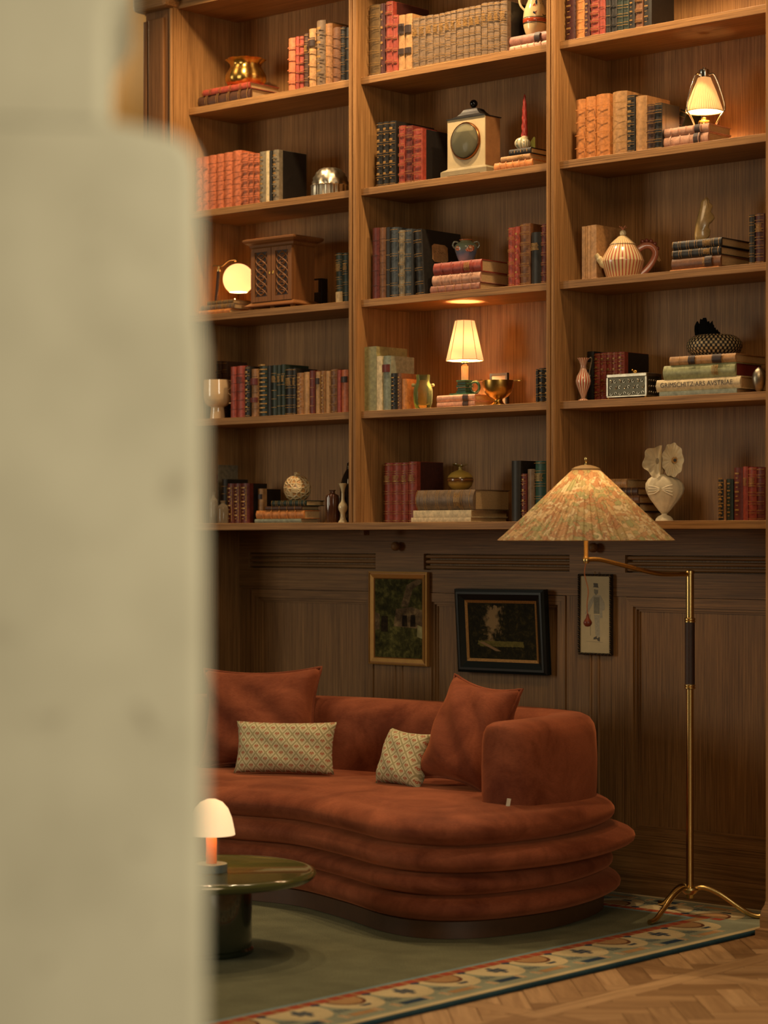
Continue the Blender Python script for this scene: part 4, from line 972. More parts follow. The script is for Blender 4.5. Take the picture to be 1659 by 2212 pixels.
turned('twisted_bottle', 'brown twisted glass bottle right of the bottom left stack', 'bottle', 'g', 1195, 0.06, ztop(5), [(0, 0), (56, 0), (60, 6), (60, 225), (57, 245), (30, 258), (24, 264), (22, 280), (30, 288), (30, 293), (0, 293)], plain('brown_glass_gloss', '4A2A1A', 0.15, 0, 0.2, 20, coat=0.5), 'bottle', 72,
    mod=lambda a, z: 1+(0.05*math.sin(12*(a+z*28)) if 0.002 < z < h_tw else 0))
turned('candle_holder', 'slender white ceramic candle holder beside the brown twisted bottle', 'candle holder', 'g', 1289, 0.045, ztop(5), [(0, 0), (42, 0), (40, 10), (28, 28), (22, 60), (24, 90), (40, 115), (43, 140), (36, 165), (20, 185), (14, 210), (14, 270), (22, 310), (40, 350), (34, 352), (14, 320), (0, 310)], cream_gl, 'holder', 32)
turned('teardrop_bottle', 'dark teardrop glass bottle half hidden behind the bay divider', 'bottle', 'g', 1335, 0.15, ztop(5), [(0, 0), (60, 0), (72, 60), (76, 220), (72, 320), (58, 390), (36, 440), (14, 480), (8, 540), (0, 542)], plain('dark_glass', '2A1C10', 0.1, 0, 0.1, 10, coat=0.6), 'bottle', 36)

# ---- middle bay, top shelf: painted jug
xj, sj = spot('b', 1402, 0.10); hj = 360*sj
jug, s = turned('painted_jug', 'cream pottery jug with red band and blue painted pattern', 'jug', 'b', 1402, 0.10, SZ['M1'],
    [(0, 0), (52, 0), (58, 8), (74, 40), (86, 80), (90, 120), (90, 150), (84, 200), (66, 250), (48, 290), (42, 320), (50, 355), (46, 356), (36, 320), (0, 300)], glazed('jug_cream', 'CBB183'), 'jug_body', 48)
M().lathe(sc([(90.5, 108), (91.6, 110), (91.6, 136), (90.5, 138)], s), 48, cap0=False, cap1=False).build('red_band', glazed('jug_red', '9A3E22'), jug, 60)
M().lathe(sc([(90.6, 100), (91.4, 101), (91.4, 104), (90.6, 105)], s), 48, cap0=False, cap1=False).build('dark_line', black, jug, 60)
M().lathe(sc([(90.6, 141), (91.2, 142), (91.2, 145), (90.6, 146)], s), 48, cap0=False, cap1=False).build('dark_line', black, jug, 60)
rad = lambda h: (91-(max(0, h-150)/100)**1.4*25)*s
def on_jug(poly, mat, name):
    m = M(); o = [[(rad(h)*1.004*math.sin(a), -rad(h)*1.004*math.cos(a), h*s) for a, h in poly], [(rad(h)*1.016*math.sin(a), -rad(h)*1.016*math.cos(a), h*s) for a, h in poly]]
    m.loft(o).build(name, mat, jug)
navy = glazed('jug_navy', '26303E'); jr = glazed('jug_red', '9A3E22'); jg = glazed('jug_green', '2E3A2A')
on_jug([(-0.25, 170), (-0.05, 160), (0.12, 200), (-0.08, 215)], navy, 'painted_leaf'); on_jug([(-0.20, 200), (-0.02, 222), (-0.1, 250), (-0.3, 225)], jr, 'painted_leaf')
on_jug([(-0.05, 165), (0.15, 190), (0.2, 240), (0.05, 225)], jr, 'painted_leaf'); on_jug([(0.0, 230), (0.2, 245), (0.15, 280), (-0.05, 262)], navy, 'painted_leaf')
on_jug([(0.62, 150), (1.0, 150), (1.0, 250), (0.55, 250)], jg, 'painted_panel')
M().tube(spline([(-70*s, 0, 200*s), (-105*s, 0, 240*s), (-115*s, 0, 290*s), (-80*s, 0, 330*s), (-45*s, 0, 335*s)], 6, False), 9*s, 10).build('handle', glazed('jug_cream', 'CBB183'), jug, 60)
# ---- second shelf: clock
Yc = 0.040; xa, xb = zx('b', 749, Yc), zx('b', 1028, Yc); s = spot('b', 890, Yc)[1]; W = xb-xa; D = 0.082
ck = thing('mantel_clock', 'cream mantel clock with domed glass and black pagoda top', 'clock', ((xa+xb)/2, Yc, ztop(2)))
stonec = plain('clock_cream', 'C4AE82', 0.5, 0, 0.12, 25); sidew = plain('clock_side', '8A5F38', 0.5, 0, 0.2, 30)
h0, h1 = 70*s, 438*s
M().box(-W/2, W/2, 0.0, 0.004, h0, h1).build('front_plate', stonec, ck)
M().box(-W/2, W/2, 0.0041, D, h0, h1).build('case', sidew, ck)
bm_ = M(); o1 = 0.019
bm_.loft([[(-W/2-o, -o*0.8, z), (W/2+o, -o*0.8, z), (W/2+o, D+o*0.5, z), (-W/2-o, D+o*0.5, z)] for o, z in ((o1, 14*s), (o1, 48*s), (0.012, 58*s), (0.003, 66*s), (0.001, 71*s))]); bm_.build('base', plain('clock_base', '8A7C5C', 0.5, 0, 0.15, 25), ck)
for sx_ in (-1, 1): M().box(sx_*(W/2+o1-0.014)-0.014, sx_*(W/2+o1-0.014)+0.014, -o1*0.8, D+o1*0.5, 0, 14*s).build('foot', plain('clock_base', '8A7C5C', 0.5, 0, 0.15, 25), ck)
rf = M(); rf.loft([[(-w_/2, D/2-d_/2, z), (w_/2, D/2-d_/2, z), (w_/2, D/2+d_/2, z), (-w_/2, D/2+d_/2, z)] for w_, d_, z in ((W+0.006, D+0.008, h1), (W+0.006, D+0.008, h1+6*s), (W*0.84, D*0.9, h1+12*s), (W*0.6, D*0.72, h1+28*s), (W*0.44, D*0.56, h1+52*s), (W*0.36, D*0.46, h1+72*s), (W*0.26, D*0.36, h1+80*s))]); rf.build('pagoda_top', black, ck)
M().lathe(sc([(0, 0), (13, 0), (11, 8), (16, 12), (0, 14)], s), 16, cy=D/2, cz=h1+78*s).build('finial_neck', black, ck, 50)
M().ball((0, D/2, h1+118*s), 30*s, 20).build('finial_ball', plain('black_gloss', '100E0C', 0.12, 0, 0.1, 10), ck, 60)
zc_ = 264*s; Rg = 0.0595
dm = M(); dm.lathe([(0, 0), (Rg, 0), (Rg, 0.003), (0, 0.003)], 48); dm.build('dial', plain('dial_paper', 'C4B68E', 0.6, 0, 0.15, 30), ck, 40, loc=(0, 0.0, zc_), rot=(PI/2, 0, 0))
bz = M(); bz.loft([[(r*math.cos(2*PI*j/48), r*math.sin(2*PI*j/48), z) for j in range(48)] for r, z in ((Rg+0.005, 0), (Rg+0.005, 0.007), (Rg+0.002, 0.010), (Rg-0.002, 0.008), (Rg-0.002, 0.0))], False, False); bz.build('bezel', plain('copper_bezel', '8A5A34', 0.3, 1.0), ck, 50, loc=(0, 0, zc_), rot=(PI/2, 0, 0))
gd = M(); gd.loft([[(Rg*math.cos(e)*math.cos(2*PI*j/48), Rg*math.cos(e)*math.sin(2*PI*j/48), 0.007+0.016*math.sin(e)) for j in range(48)] for e in [k*PI/2/10 for k in range(10)]], True, True)
gd.build('glass_dome', thin_glass('clock_glass', 'C8C2A8', 0.04), ck, 60, loc=(0, 0, zc_), rot=(PI/2, 0, 0))
for a, l in ((0.5, 0.028), (-1.2, 0.038)): M().tube([(0, -0.0042, zc_), (l*math.sin(a), -0.0042, zc_+l*math.cos(a))], 0.0009, 6).build('clock_hand', black, ck)
tk = M()
for k in range(12):
    a = 2*PI*k/12; tk.tube([(Rg*0.72*math.sin(a), -0.0036, zc_+Rg*0.72*math.cos(a)), (Rg*0.86*math.sin(a), -0.0036, zc_+Rg*0.86*math.cos(a))], 0.0008, 5)
tk.build('hour_marks', black, ck)['kind'] = 'stuff'
# ---- fish candle holder and candle
x, s = spot('b', 1322, 0.075)
fh = thing('fish_candle_holder', 'striped ceramic fish candle holder on three small books', 'candle holder', (x, 0.075, SZ['M2']), rz=YAW)
fg = stripes('fish_stripes', 12, 'C9BC98', '8C8A70')
bd = M(); bd.ball((-0.006, 0, 52*s), 48*s, 24, 1.0, 1.25, 0.8); bd.build('fish_body', fg, fh, 60)
M().lathe(sc([(0, 0), (40, 0), (34, 8), (18, 14), (0, 16)], s), 20).build('foot', glazed('jug_red', '9A3E22'), fh, 40)
tf = M(); tf.loft([[(40*s, y_, 50*s+z_*0.4) for y_, z_ in ((-4*s, -10*s), (4*s, -10*s), (4*s, 10*s), (-4*s, 10*s))]]+[[((40+k*9)*s, y_, 50*s+z_) for y_, z_ in ((-4*s, -w2*s), (4*s, -w2*s), (4*s, w2*s), (-4*s, w2*s))] for k, w2 in ((1, 20), (2, 34), (3, 48), (4, 52), (4.6, 44))]); tf.build('tail_fin', glazed('fin_green', '8A8A3C'), fh, 30)
M().lathe(sc([(0, 84), (26, 84), (26, 104), (22, 106), (0, 100)], s), 20, cx=2*s).build('candle_cup', cream_gl, fh, 40)
cd = thing('candle', 'twisted red candle standing in the fish candle holder', 'candle', (x+2*s*CS, 0.075+2*s*SN, SZ['M2']+100*s))
n_ = 28
M().loft([[((21*(1-k/n_)**0.5+3)*s*(1+0.15*math.cos(3*(a+k*0.36)))*math.cos(a), (21*(1-k/n_)**0.5+3)*s*(1+0.15*math.cos(3*(a+k*0.36)))*math.sin(a), k/n_*318*s) for a in [2*PI*j/18 for j in range(18)]] for k in range(n_+1)]).build('wax', plain('red_wax', '8A2A22', 0.35, 0, 0.1, 20), cd, 60)
M().tube([(0, 0, 316*s), (0, 0, 326*s)], 0.0008, 6).build('wick', black, cd)
# ---- third shelf: blue flowered vase
xq, sq = spot('e', 887, 0.12); hq = 182*sq
vz, s = turned('flowered_vase', 'blue two-handled vase with orange flowers on red books', 'vase', 'e', 887, 0.12, SZ['M3'],
    [(0, 0), (44, 0), (50, 10), (66, 50), (80, 90), (87, 118), (82, 140), (62, 158), (46, 166), (42, 172), (50, 180), (48, 182), (38, 172), (0, 160)], zband('vase_blue', [(0.0, 'AC8A84'), (0.3, '84808A'), (0.5, '62728A'), (0.72, '74806E'), (1.0, '808864')], hq, noise=0.15), 'vase_body', 48)
for sd in (-1, 1): M().tube(spline([(sd*84*s, 0, 118*s), (sd*98*s, 0, 140*s), (sd*88*s, 0, 166*s), (sd*58*s, 0, 162*s)], 5, False), 7*s, 8).build('handle', glazed('vase_handle', '7A7866'), vz, 60)
M().lathe(sc([(44, 173), (51, 178), (51, 182), (46, 183)], s), 36, cap0=False, cap1=False).build('rim', glazed('rim_orange', 'B5683A'), vz, 60)
for a, h, r in ((0.35, 108, 34), (-0.85, 112, 26), (0.62, 118, 20), (0.1, 98, 16)):
    m = M(); R0 = 82*s
    for q in range(9):
        b_ = 2*PI*q/9; m.ball((R0*math.sin(a+0.6*r/82*math.cos(b_)), -R0*math.cos(a+0.6*r/82*math.cos(b_)), (h+0.45*r*math.sin(b_))*s), r*0.36*s, 8, 1.0, 1.0, 0.4)
    o = m.build('flower', glazed('flower_orange', 'C4642E'), vz, 60); o['kind'] = 'stuff'
    M().ball((R0*1.03*math.sin(a), -R0*1.03*math.cos(a), (h+8)*s), r*0.45*s, 10, 0.7, 1.0, 0.35).build('flower_heart', glazed('flower_cream', 'D8B080'), vz, 60)
# ---- fourth shelf: glass vase, candlestick lamp, brass bowl
gv, s = turned('glass_vase', 'clear green-tinted glass vase beside the small tan book', 'vase', 'e', 566, 0.045, ztop(4),
    [(0, 0), (48, 0), (60, 14), (70, 50), (73, 110), (70, 150), (60, 180), (52, 196), (50, 215), (54, 255), (50, 255), (46, 215), (48, 196), (56, 178), (64, 150), (66, 110), (62, 50), (50, 30), (0, 26)], thin_glass('vase_glass', 'B4B884', 0.02), 'vase_body', 40)
for sd in (-1, 1): M().ball((sd*72*s, 0, 178*s), 15*s, 12).build('lug', thin_glass('lug_glass', 'B4AC74', 0.4), gv, 60)
xl, s = spot('e', 878, 0.10); zl = SZ['M4']
cl_ = thing('table_lamp', 'lit cream shade lamp on green ceramic candlestick, middle bay', 'lamp', (xl, 0.10, zl), rz=0)
green = glazed('green_glaze', '24452F')
def sq(m, w_, z0, z1): m.box(-w_, w_, -w_, w_, z0, z1)
m = M(); sq(m, 84*s, 0, 14*s); m.build('saucer', green, cl_, bevel=0.002)
for k, (w_, a, b_) in enumerate(((46, 14, 34), (40, 36, 56), (46, 58, 78), (40, 80, 100), (46, 102, 114))): m = M(); sq(m, w_*s, a*s, b_*s); m.build('stem_tier', green, cl_, bevel=0.0015)
M().tube([(78*s+34*s*math.cos(a), 0, 60*s+40*s*math.sin(a)) for a in [2*PI*k/20 for k in range(20)]], 11*s, 10, True).build('ring_handle', green, cl_, 60, rot=(0, 0, YAW*0.6))
M().lathe(sc([(0, 114), (27, 114), (27, 220), (0, 220)], s), 24).build('candle_tube', plain('candle_tube', 'D8B98C', 0.5), cl_, 40)
M().lathe(sc([(0, 220), (14, 220), (26, 232), (30, 246), (24, 258), (0, 262)], s), 20).build('socket', chrome, cl_, 50)
sh = M(); nS = 8; rot8 = PI/8+0.2
rg = lambda r, z, n2=0: [(r*math.cos(2*PI*j/nS+rot8), r*math.sin(2*PI*j/nS+rot8), z) for j in range(nS)]
sh.loft([rg(142*s, 262*s), rg(73*s, 560*s)], False, False); csh = sh.build('shade', shade_mat('cream_shade', 'F2C486', 0.55, 0.018), cl_)
for nm_, r, z in (('shade_trim', 142, 262), ('shade_trim', 73, 560)): M().tube(rg(r*s, z*s), 2.6*s, 6, True).build(nm_, plain('shade_trim', 'C99A62', 0.8), csh)
for j in range(nS): M().tube([rg(142.5*s, 262*s)[j], rg(73.5*s, 560*s)[j]], 1.8*s, 6).build('shade_rib', plain('shade_trim', 'C99A62', 0.8), csh)
light('candlestick_lamp_bulb', 'POINT', (xl, 0.10, zl+390*s), 13.0, (1, 0.66, 0.36), 0.02)
bb, s = turned('brass_bowl', 'footed brass bowl with flat side handles beside the candlestick lamp', 'bowl', 'e', 1127, 0.075, ztop(4),
    [(0, 0), (66, 0), (64, 8), (42, 22), (32, 42), (36, 54), (70, 68), (100, 100), (115, 140), (118, 190), (113, 190), (108, 140), (90, 105), (0, 80)], oldbrass, 'bowl_body', 48)
for sd in (-1, 1): M().loft([[(sd*u*s, y_*s, (186+dz)*s) for y_, dz in ((-w2, 0), (w2, 0), (w2, 7), (-w2, 7))] for u, w2 in ((112, 26), (135, 22), (155, 14), (172, 18), (180, 10))]).build('handle', oldbrass, bb, 40)
Yk = 0.2; xa, xb = zx('e', 1064, Yk), zx('e', 1193, Yk); hf = zz('e', 1128, 1300, Yk)-ztop(4)
ff = thing('picture_frame', 'small dark picture frame standing behind the brass bowl', 'frame', ((xa+xb)/2, Yk, ztop(4)))
w_ = (xb-xa)/2
M().box(-w_+0.008, w_-0.008, 0.002, 0.006, 0.008, hf-0.008).build('picture', plain('frame_print', '7C6A50', 0.6), ff)
for bx in ((-w_, w_, 0, 0.0078), (-w_, w_, hf-0.0078, hf), (-w_, -w_+0.0078, 0.008, hf-0.008), (w_-0.0078, w_, 0.008, hf-0.008)): M().box(bx[0], bx[1], 0, 0.012, bx[2], bx[3]).build('frame_side', black, ff)
# ---- bottom shelf: yellow vase
yv = 0.10; xq, sq_ = spot('h', 810, yv)
yvz, s = turned('marbled_vase', 'squat yellow marbled vase with wavy lip on the thick brown book', 'vase', 'h', 810, yv, SZ['M5'],
    [(0, 0), (46, 0), (60, 8), (86, 32), (99, 66), (100, 80), (92, 106), (70, 130), (40, 144), (18, 150), (13, 158), (13, 176)], zband('marbled_yellow', [(0.0, 'A87A34'), (0.30, 'B08638'), (0.42, '5A3218'), (0.47, '8C5A2A'), (0.52, '4A2A16'), (0.58, 'B39040'), (1.0, 'A89048')], 190*sq_, noise=0.12), 'vase_body', 48)
lm = M(); rings = []
for r, dz in ((13, 172), (34, 182), (58, 190), (58, 193), (34, 185), (10, 176)):
    rings.append([(r*s*math.cos(a), r*s*math.sin(a), (dz+(r/58)*7*math.sin(2*a+0.6))*s) for a in [2*PI*j/40 for j in range(40)]])
lm.loft(rings); lm.build('wavy_lip', glazed('lip_olive', '7C6C3C'), yvz, 60)

# ---- right bay, second shelf: cage lamp
xr, s = spot('c', 1182, 0.115); zr = SZ['R2']
rl = thing('table_lamp', 'lit pleated cloth shade lamp in bent chrome rods, right bay', 'lamp', (xr, 0.115, zr), rz=YAW)
M().lathe(sc([(0, 0), (100, 0), (104, 4), (104, 12), (96, 16), (0, 16)], s), 40).build('base_plate', chrome, rl, 40)
M().lathe(sc([(0, 16), (46, 16), (46, 52), (40, 60), (16, 64), (12, 74), (18, 80), (0, 90)], s), 30).build('switch_drum', brass, rl, 40)
for a in (PI/2, PI/2+2*PI/3, PI/2+4*PI/3):
    pts = [(92, 12), (96, 30), (126, 80), (156, 118), (162, 150), (150, 210), (118, 310), (84, 390), (66, 408), (44, 402), (36, 396)]
    M().tube(spline([(r*s*math.cos(a), r*s*math.sin(a), h*s) for r, h in pts], 5, False), 6.5*s, 10).build('cage_rod', chrome, rl, 60)
M().lathe(sc([(0, 380), (38, 380), (40, 384), (40, 440), (34, 444), (12, 446), (10, 458), (0, 460)], s), 30).build('cap', chrome, rl, 40)
rp = [[((r+2.0*(1 if j % 2 else -1))*s*math.cos(2*PI*j/96), (r+2.0*(1 if j % 2 else -1))*s*math.sin(2*PI*j/96), h*s) for j in range(96)] for r, h in ((138, 128), (134, 150), (110, 220), (84, 290), (60, 345), (46, 382))]
M().loft(rp, False, False).build('shade', shade_mat('pleated_cloth', 'E4B878', 0.42, 0.008), rl)
M().tube(rp[0][::3], 3*s, 6, True).build('shade_rim', plain('rim_dark', '6A4A28', 0.7), rl, 60)
light('cage_lamp_bulb', 'POINT', (xr, 0.115, zr+230*s), 4.5, (1, 0.68, 0.38), 0.02)
# ---- third shelf: teapot
tp, s = turned('teapot', 'red and cream striped ceramic teapot with beaded handle', 'teapot', 'f', 574, 0.085, ztop(3),
    [(0, 0), (112, 0), (116, 6), (136, 70), (150, 118), (150, 124), (138, 160), (112, 205), (94, 232), (88, 236), (0, 236)], stripes('teapot_stripes', 34, 'D9C594', 'B5604A', 0.6), 'teapot_body', 64, k=1.07)
M().lathe(sc([(0, 236), (92, 236), (93, 242), (62, 272), (34, 296), (18, 304), (0, 306)], s), 48).build('lid', stripes('lid_stripes', 34, 'D9C594', 'C08A66', 0.65), tp, 50)
pinkg = glazed('pink_glaze', 'BE7C62')
M().lathe(sc([(0, 302), (20, 304), (24, 318), (20, 334), (10, 342), (0, 344)], s), 20).build('lid_knob', cream_gl, tp, 50)
for k in range(6):
    a = k*1.05; M().tube(spline([(0, 0, 338*s), (10*s*math.cos(a), 10*s*math.sin(a), 356*s), (26*s*math.cos(a), 26*s*math.sin(a), (362+8*(k % 2))*s)], 4, False), 3.4*s, 6).build('lid_curl', pinkg, tp, 60)
M().tube(spline([(-120*s, 0, 95*s), (-150*s, 0, 120*s), (-172*s, 0, 150*s), (-190*s, 0, 172*s)], 5, False), [30*s]*5+[24*s]*5+[18*s]*6, 14).build('spout', stripes('spout_stripe', 3, 'D9C594', 'C89A78', 0.7), tp, 60)
M().tube(spline([(98*s, 0, 200*s), (150*s, 0, 232*s), (200*s, 0, 226*s), (226*s, 0, 180*s), (205*s, 0, 120*s), (160*s, 0, 62*s), (112*s, 0, 28*s)], 6, False), 24*s, 14).build('handle', pinkg, tp, 60)
for u, h in ((136, 262), (166, 268), (196, 264), (222, 246), (240, 214)): M().ball((u*s, 0, h*s), 16*s, 12).build('bead', glazed('bead_brown', '7A3E30'), tp, 60)
for k in range(6): M().tube([(236*s, 0, 190*s), ((238+(k-2.5)*10)*s, (k % 3-1)*5*s, (122+6*(k % 2))*s)], 2.5*s, 5).build('tassel_strand', plain('straw', 'C9A878', 0.8), tp)
# ---- stone figurine
x, s = spot('j', 1105, 0.10)
out = [(1035, 445), (1029, 400), (1038, 310), (1055, 240), (1075, 170), (1084, 118), (1100, 95), (1122, 84), (1130, 70), (1146, 90), (1160, 104), (1156, 122), (1180, 140), (1186, 160), (1168, 205), (1192, 226), (1202, 258), (1180, 290), (1160, 306), (1150, 335), (1166, 360), (1162, 405), (1140, 440), (1100, 458), (1062, 460)]
o2 = [Vector(((px-1105)*s, (459-py)*s)) for px, py in out][::-1]
fgn = thing('stone_figurine', 'onyx animal figurine standing on the black stacked books', 'figurine', (x, 0.10, SZ['R3']), rz=YAW)
o2 = [Vector(p) for p in o2]; ar_ = sum(o2[i-1].x*o2[i].y-o2[i].x*o2[i-1].y for i in range(len(o2)))
if ar_ < 0: o2 = o2[::-1]
M().loft([[(p.x, y_, max(p.y, 0.0)) for p in offset(o2, ins)] for y_, ins in ((-0.017, -0.0065), (-0.0145, -0.003), (-0.010, -0.0008), (0.0, 0.0), (0.010, -0.0008), (0.0145, -0.003), (0.017, -0.0065))]).build('carved_stone', plain('onyx', 'A88A58', 0.25, 0, 0.45, 28, coat=0.4), fgn, 40)
# ---- fourth shelf, right
sj, s = turned('striped_jug', 'small red and white striped glass jug at the bay edge', 'jug', 'f', 277, 0.04, ztop(4),
    [(0, 0), (44, 0), (38, 8), (16, 22), (18, 34), (36, 80), (54, 125), (58, 150), (50, 185), (30, 220), (22, 250), (22, 270), (32, 300), (48, 322), (44, 322), (18, 280), (0, 260)], stripes('jug_stripes', 16, 'D8C4A4', 'B0432E', 0.55), 'jug_body', 48)
M().tube(spline([(44*s, 0, 318*s), (60*s, 0, 326*s), (62*s, 0, 300*s), (50*s, 0, 240*s), (44*s, 0, 205*s), (52*s, 0, 185*s)], 6, False), 5*s, 8).build('handle', clear, sj, 60)
Yb = 0.02; xa, xb = zx('f', 450, Yb), zx('f', 750, Yb); s = spot('f', 600, Yb)[1]; W = xb-xa; D = 0.085
fb = thing('filigree_box', 'silver filigree box with bird knob before the red books', 'box', ((xa+xb)/2, Yb, ztop(4)))
M().box(-W/2+0.003, W/2-0.003, 0.003, D-0.003, 16*s, 160*s).build('box_body', plain('box_dark', '4A4434', 0.4, 0.7), fb)
M().box(-W/2, W/2, 0, D, 160*s, 188*s).build('lid', silver, fb, bevel=0.002)
M().box(-W/2, W/2, 0, D, 12*s, 24*s).build('base_frame', silver, fb, bevel=0.001)
for sx_ in (-1, 1):
    for yy in (0.004, D-0.004): M().box(sx_*(W/2-0.003)-0.003, sx_*(W/2-0.003)+0.003, yy-0.004, yy+0.004, 24*s, 160*s).build('corner_post', silver, fb); M().ball((sx_*(W/2-0.006), yy, 8*s), 8*s, 10).build('foot', oldbrass, fb, 60)
fm = M(); rnd = random.Random(4)
for r in range(3):
    for c_ in range(8):
        cx_ = -W/2+0.008+(W-0.016)*(c_+0.5)/8; cz_ = (40+r*44)*s; sg = 1 if (r+c_) % 2 else -1
        fm.tube([(cx_+(0.0072-0.0012*k)*math.cos(sg*k*0.9+r), 0.0012, cz_+(0.0066-0.0011*k)*math.sin(sg*k*0.9+r)) for k in range(6)], 0.0011, 5)
for r in range(3):
    for c_ in range(5):
        cy_ = 0.012+(D-0.024)*(c_+0.5)/5; cz_ = (40+r*44)*s
        fm.tube([(W/2-0.0012, cy_+(0.0066-0.0011*k)*math.cos(k*0.9), cz_+(0.006-0.001*k)*math.sin(k*0.9)) for k in range(6)], 0.0011, 5)
fm.build('filigree', silver, fb, 60)['kind'] = 'stuff'
kb = M(); kb.ball((0.004, D/2, 206*s), 14*s, 12, 0.9, 1.5, 0.8); kb.ball((-0.006, D/2, 218*s), 8*s, 10); kb.tube([(0.004, D/2, 188*s), (0.004, D/2, 200*s)], 4*s, 6)
kb.build('bird_knob', oldbrass, fb, 60)
def weave():
    m, N, L, P = nt('woven_check'); tc = N.new('ShaderNodeTexCoord'); sx = N.new('ShaderNodeSeparateXYZ'); L.new(tc.outputs['Object'], sx.inputs[0])
    def mth(op, a, b=None):
        n = node(N, 'ShaderNodeMath', operation=op)
        for i, v in enumerate((a, b)):
            if v is None: continue
            if isinstance(v, (int, float)): n.inputs[i].default_value = v
            else: L.new(v, n.inputs[i])
        return n.outputs[0]
    a = mth('MULTIPLY', mth('ARCTAN2', sx.outputs[1], sx.outputs[0]), 36/(2*PI)); h = mth('DIVIDE', sx.outputs[2], 0.0092)
    rowi = mth('FLOOR', h); par = mth('MULTIPLY', mth('MODULO', rowi, 2.0), 0.5)
    u = mth('FRACT', mth('ADD', a, par)); v = mth('FRACT', h)
    k = mth('MULTIPLY', mth('LESS_THAN', mth('ABSOLUTE', mth('SUBTRACT', u, 0.5)), 0.24), mth('LESS_THAN', mth('ABSOLUTE', mth('SUBTRACT', v, 0.5)), 0.42))
    L.new(mixc(N, L, lin('15130F'), lin('B09A70'), k), P.inputs['Base Color']); P.inputs['Roughness'].default_value = 0.6; bump(N, L, P, k, 0.6, 0.001); return m
xw, sw = spot('f', 1258, 0.135)
bs, s = turned('woven_basket', 'low round black and cream woven basket on the tan book', 'basket', 'f', 1258, 0.135, SZ['R4'],
    [(0, 0), (120, 0), (160, 12), (196, 40), (210, 76), (206, 108), (186, 136), (160, 154), (132, 164), (122, 160), (150, 140), (180, 100), (150, 40), (0, 20)], weave(), 'basket_body', 88, sm=60)
x, s = spot('f', 1215, 0.12)
co = thing('black_coral', 'black ruffled coral piece resting on the woven basket', 'ornament', (x, 0.125, SZ['R4']+163*sw), rz=YAW)
m = M(); rnd = random.Random(12)
for k in range(11):
    cxk = (-70+k*15+rnd.uniform(-6, 6))*s; ck_ = rnd.uniform(-0.012, 0.012); hk_ = (128-abs(k-3)*10-(30 if k > 6 else 0)+rnd.uniform(-14, 14))*s
    n_ = 9; wv = [rnd.uniform(0.75, 1.15) for _ in range(n_)]; lean_ = rnd.uniform(-0.5, 0.5)
    ring0 = []; ring1 = []
    for j in range(n_):
        a = PI*j/(n_-1); rr0 = 0.5*hk_
        px0 = cxk+rr0*1.0*wv[j]*math.cos(a)*0.75+lean_*0.02*math.sin(a); pz0 = max(0.0, hk_*wv[j]*math.sin(a)); yy = ck_+0.006*math.sin(j*2.2+k)
        ring0.append((px0, yy-0.0025, pz0)); ring1.append((px0, yy+0.0025, pz0))
    m.loft([ring0, ring1])
m.build('coral_fronds', plain('black_coral', '080807', 0.85, 0, 0.2, 60, spec=0.1), co, 30)['kind'] = 'stuff'
turned('silver_orb', 'silver scaled pine-cone orb at the right end of the shelf', 'ornament', 'f', 1592, 0.075, ztop(4), [(0, 0), (14, 0), (16, 10), (30, 30), (46, 70), (52, 110), (44, 150), (26, 180), (8, 196), (0, 200)], silver, 'orb', 48, mod=lambda a, z: 1+0.06*math.sin(9*a+z*260)*math.sin(9*a-z*260))
# ---- bottom shelf, right: shell sculpture
x, s = spot('k', 720, 0.06)
ssc = thing('shell_sculpture', 'white flower and shell sculpture vase behind the floor lamp shade', 'sculpture', (x, 0.06, ztop(5)), rz=YAW)
shellm = plain('shell_white', 'D2C3A0', 0.5, 0, 0.18, 35, 0.4)
M().lathe(sc([(0, 0), (215, 0), (205, 50), (150, 110), (70, 145), (60, 175), (0, 180)], s), 36, cx=0).build('foot', shellm, ssc, 50)
m = M(); rings = []
for hw_, h, xo in ((60, 165, 0), (150, 260, 5), (240, 380, 10), (350, 520, 15), (430, 660, 20), (462, 780, 15), (440, 900, 0), (350, 1010, -20), (200, 1085, -50), (90, 1120, -80)):
    rings.append([((xo+hw_*math.cos(a)*(1+0.02*math.cos(14*a)))*s, 0.62*hw_*s*math.sin(a)*(1+0.02*math.cos(14*a)), h*s) for a in [2*PI*j/56 for j in range(56)]])
m.loft(rings).build('shell_body', shellm, ssc, 60)
for k in range(4):
    M().tube(spline([(-150*s, -0.60*450*s, (770-k*12)*s), (-270*s, -0.53*450*s, (815-k*55)*s), (-400*s, -0.35*450*s, (840-k*70)*s)], 4, False), 15*s, 6).build('bow_strip', plain('bow_white', 'F0E2C0', 0.5), ssc, 60)
    M().tube(spline([(-90*s, -0.63*450*s, (770-k*12)*s), (60*s, -0.62*455*s, (830-k*60)*s), (160*s, -0.58*455*s, (850-k*80)*s)], 4, False), 15*s, 6).build('bow_strip', plain('bow_white', 'F0E2C0', 0.5), ssc, 60)
M().tube(spline([(-90*s, 0, 1060*s), (-60*s, -0.004, 1180*s), (-20*s, -0.004, 1300*s), (-40*s, 0, 1500*s)], 5, False), 55*s, 10).build('stalk', plain('stalk', '9A8058', 0.6), ssc, 60)
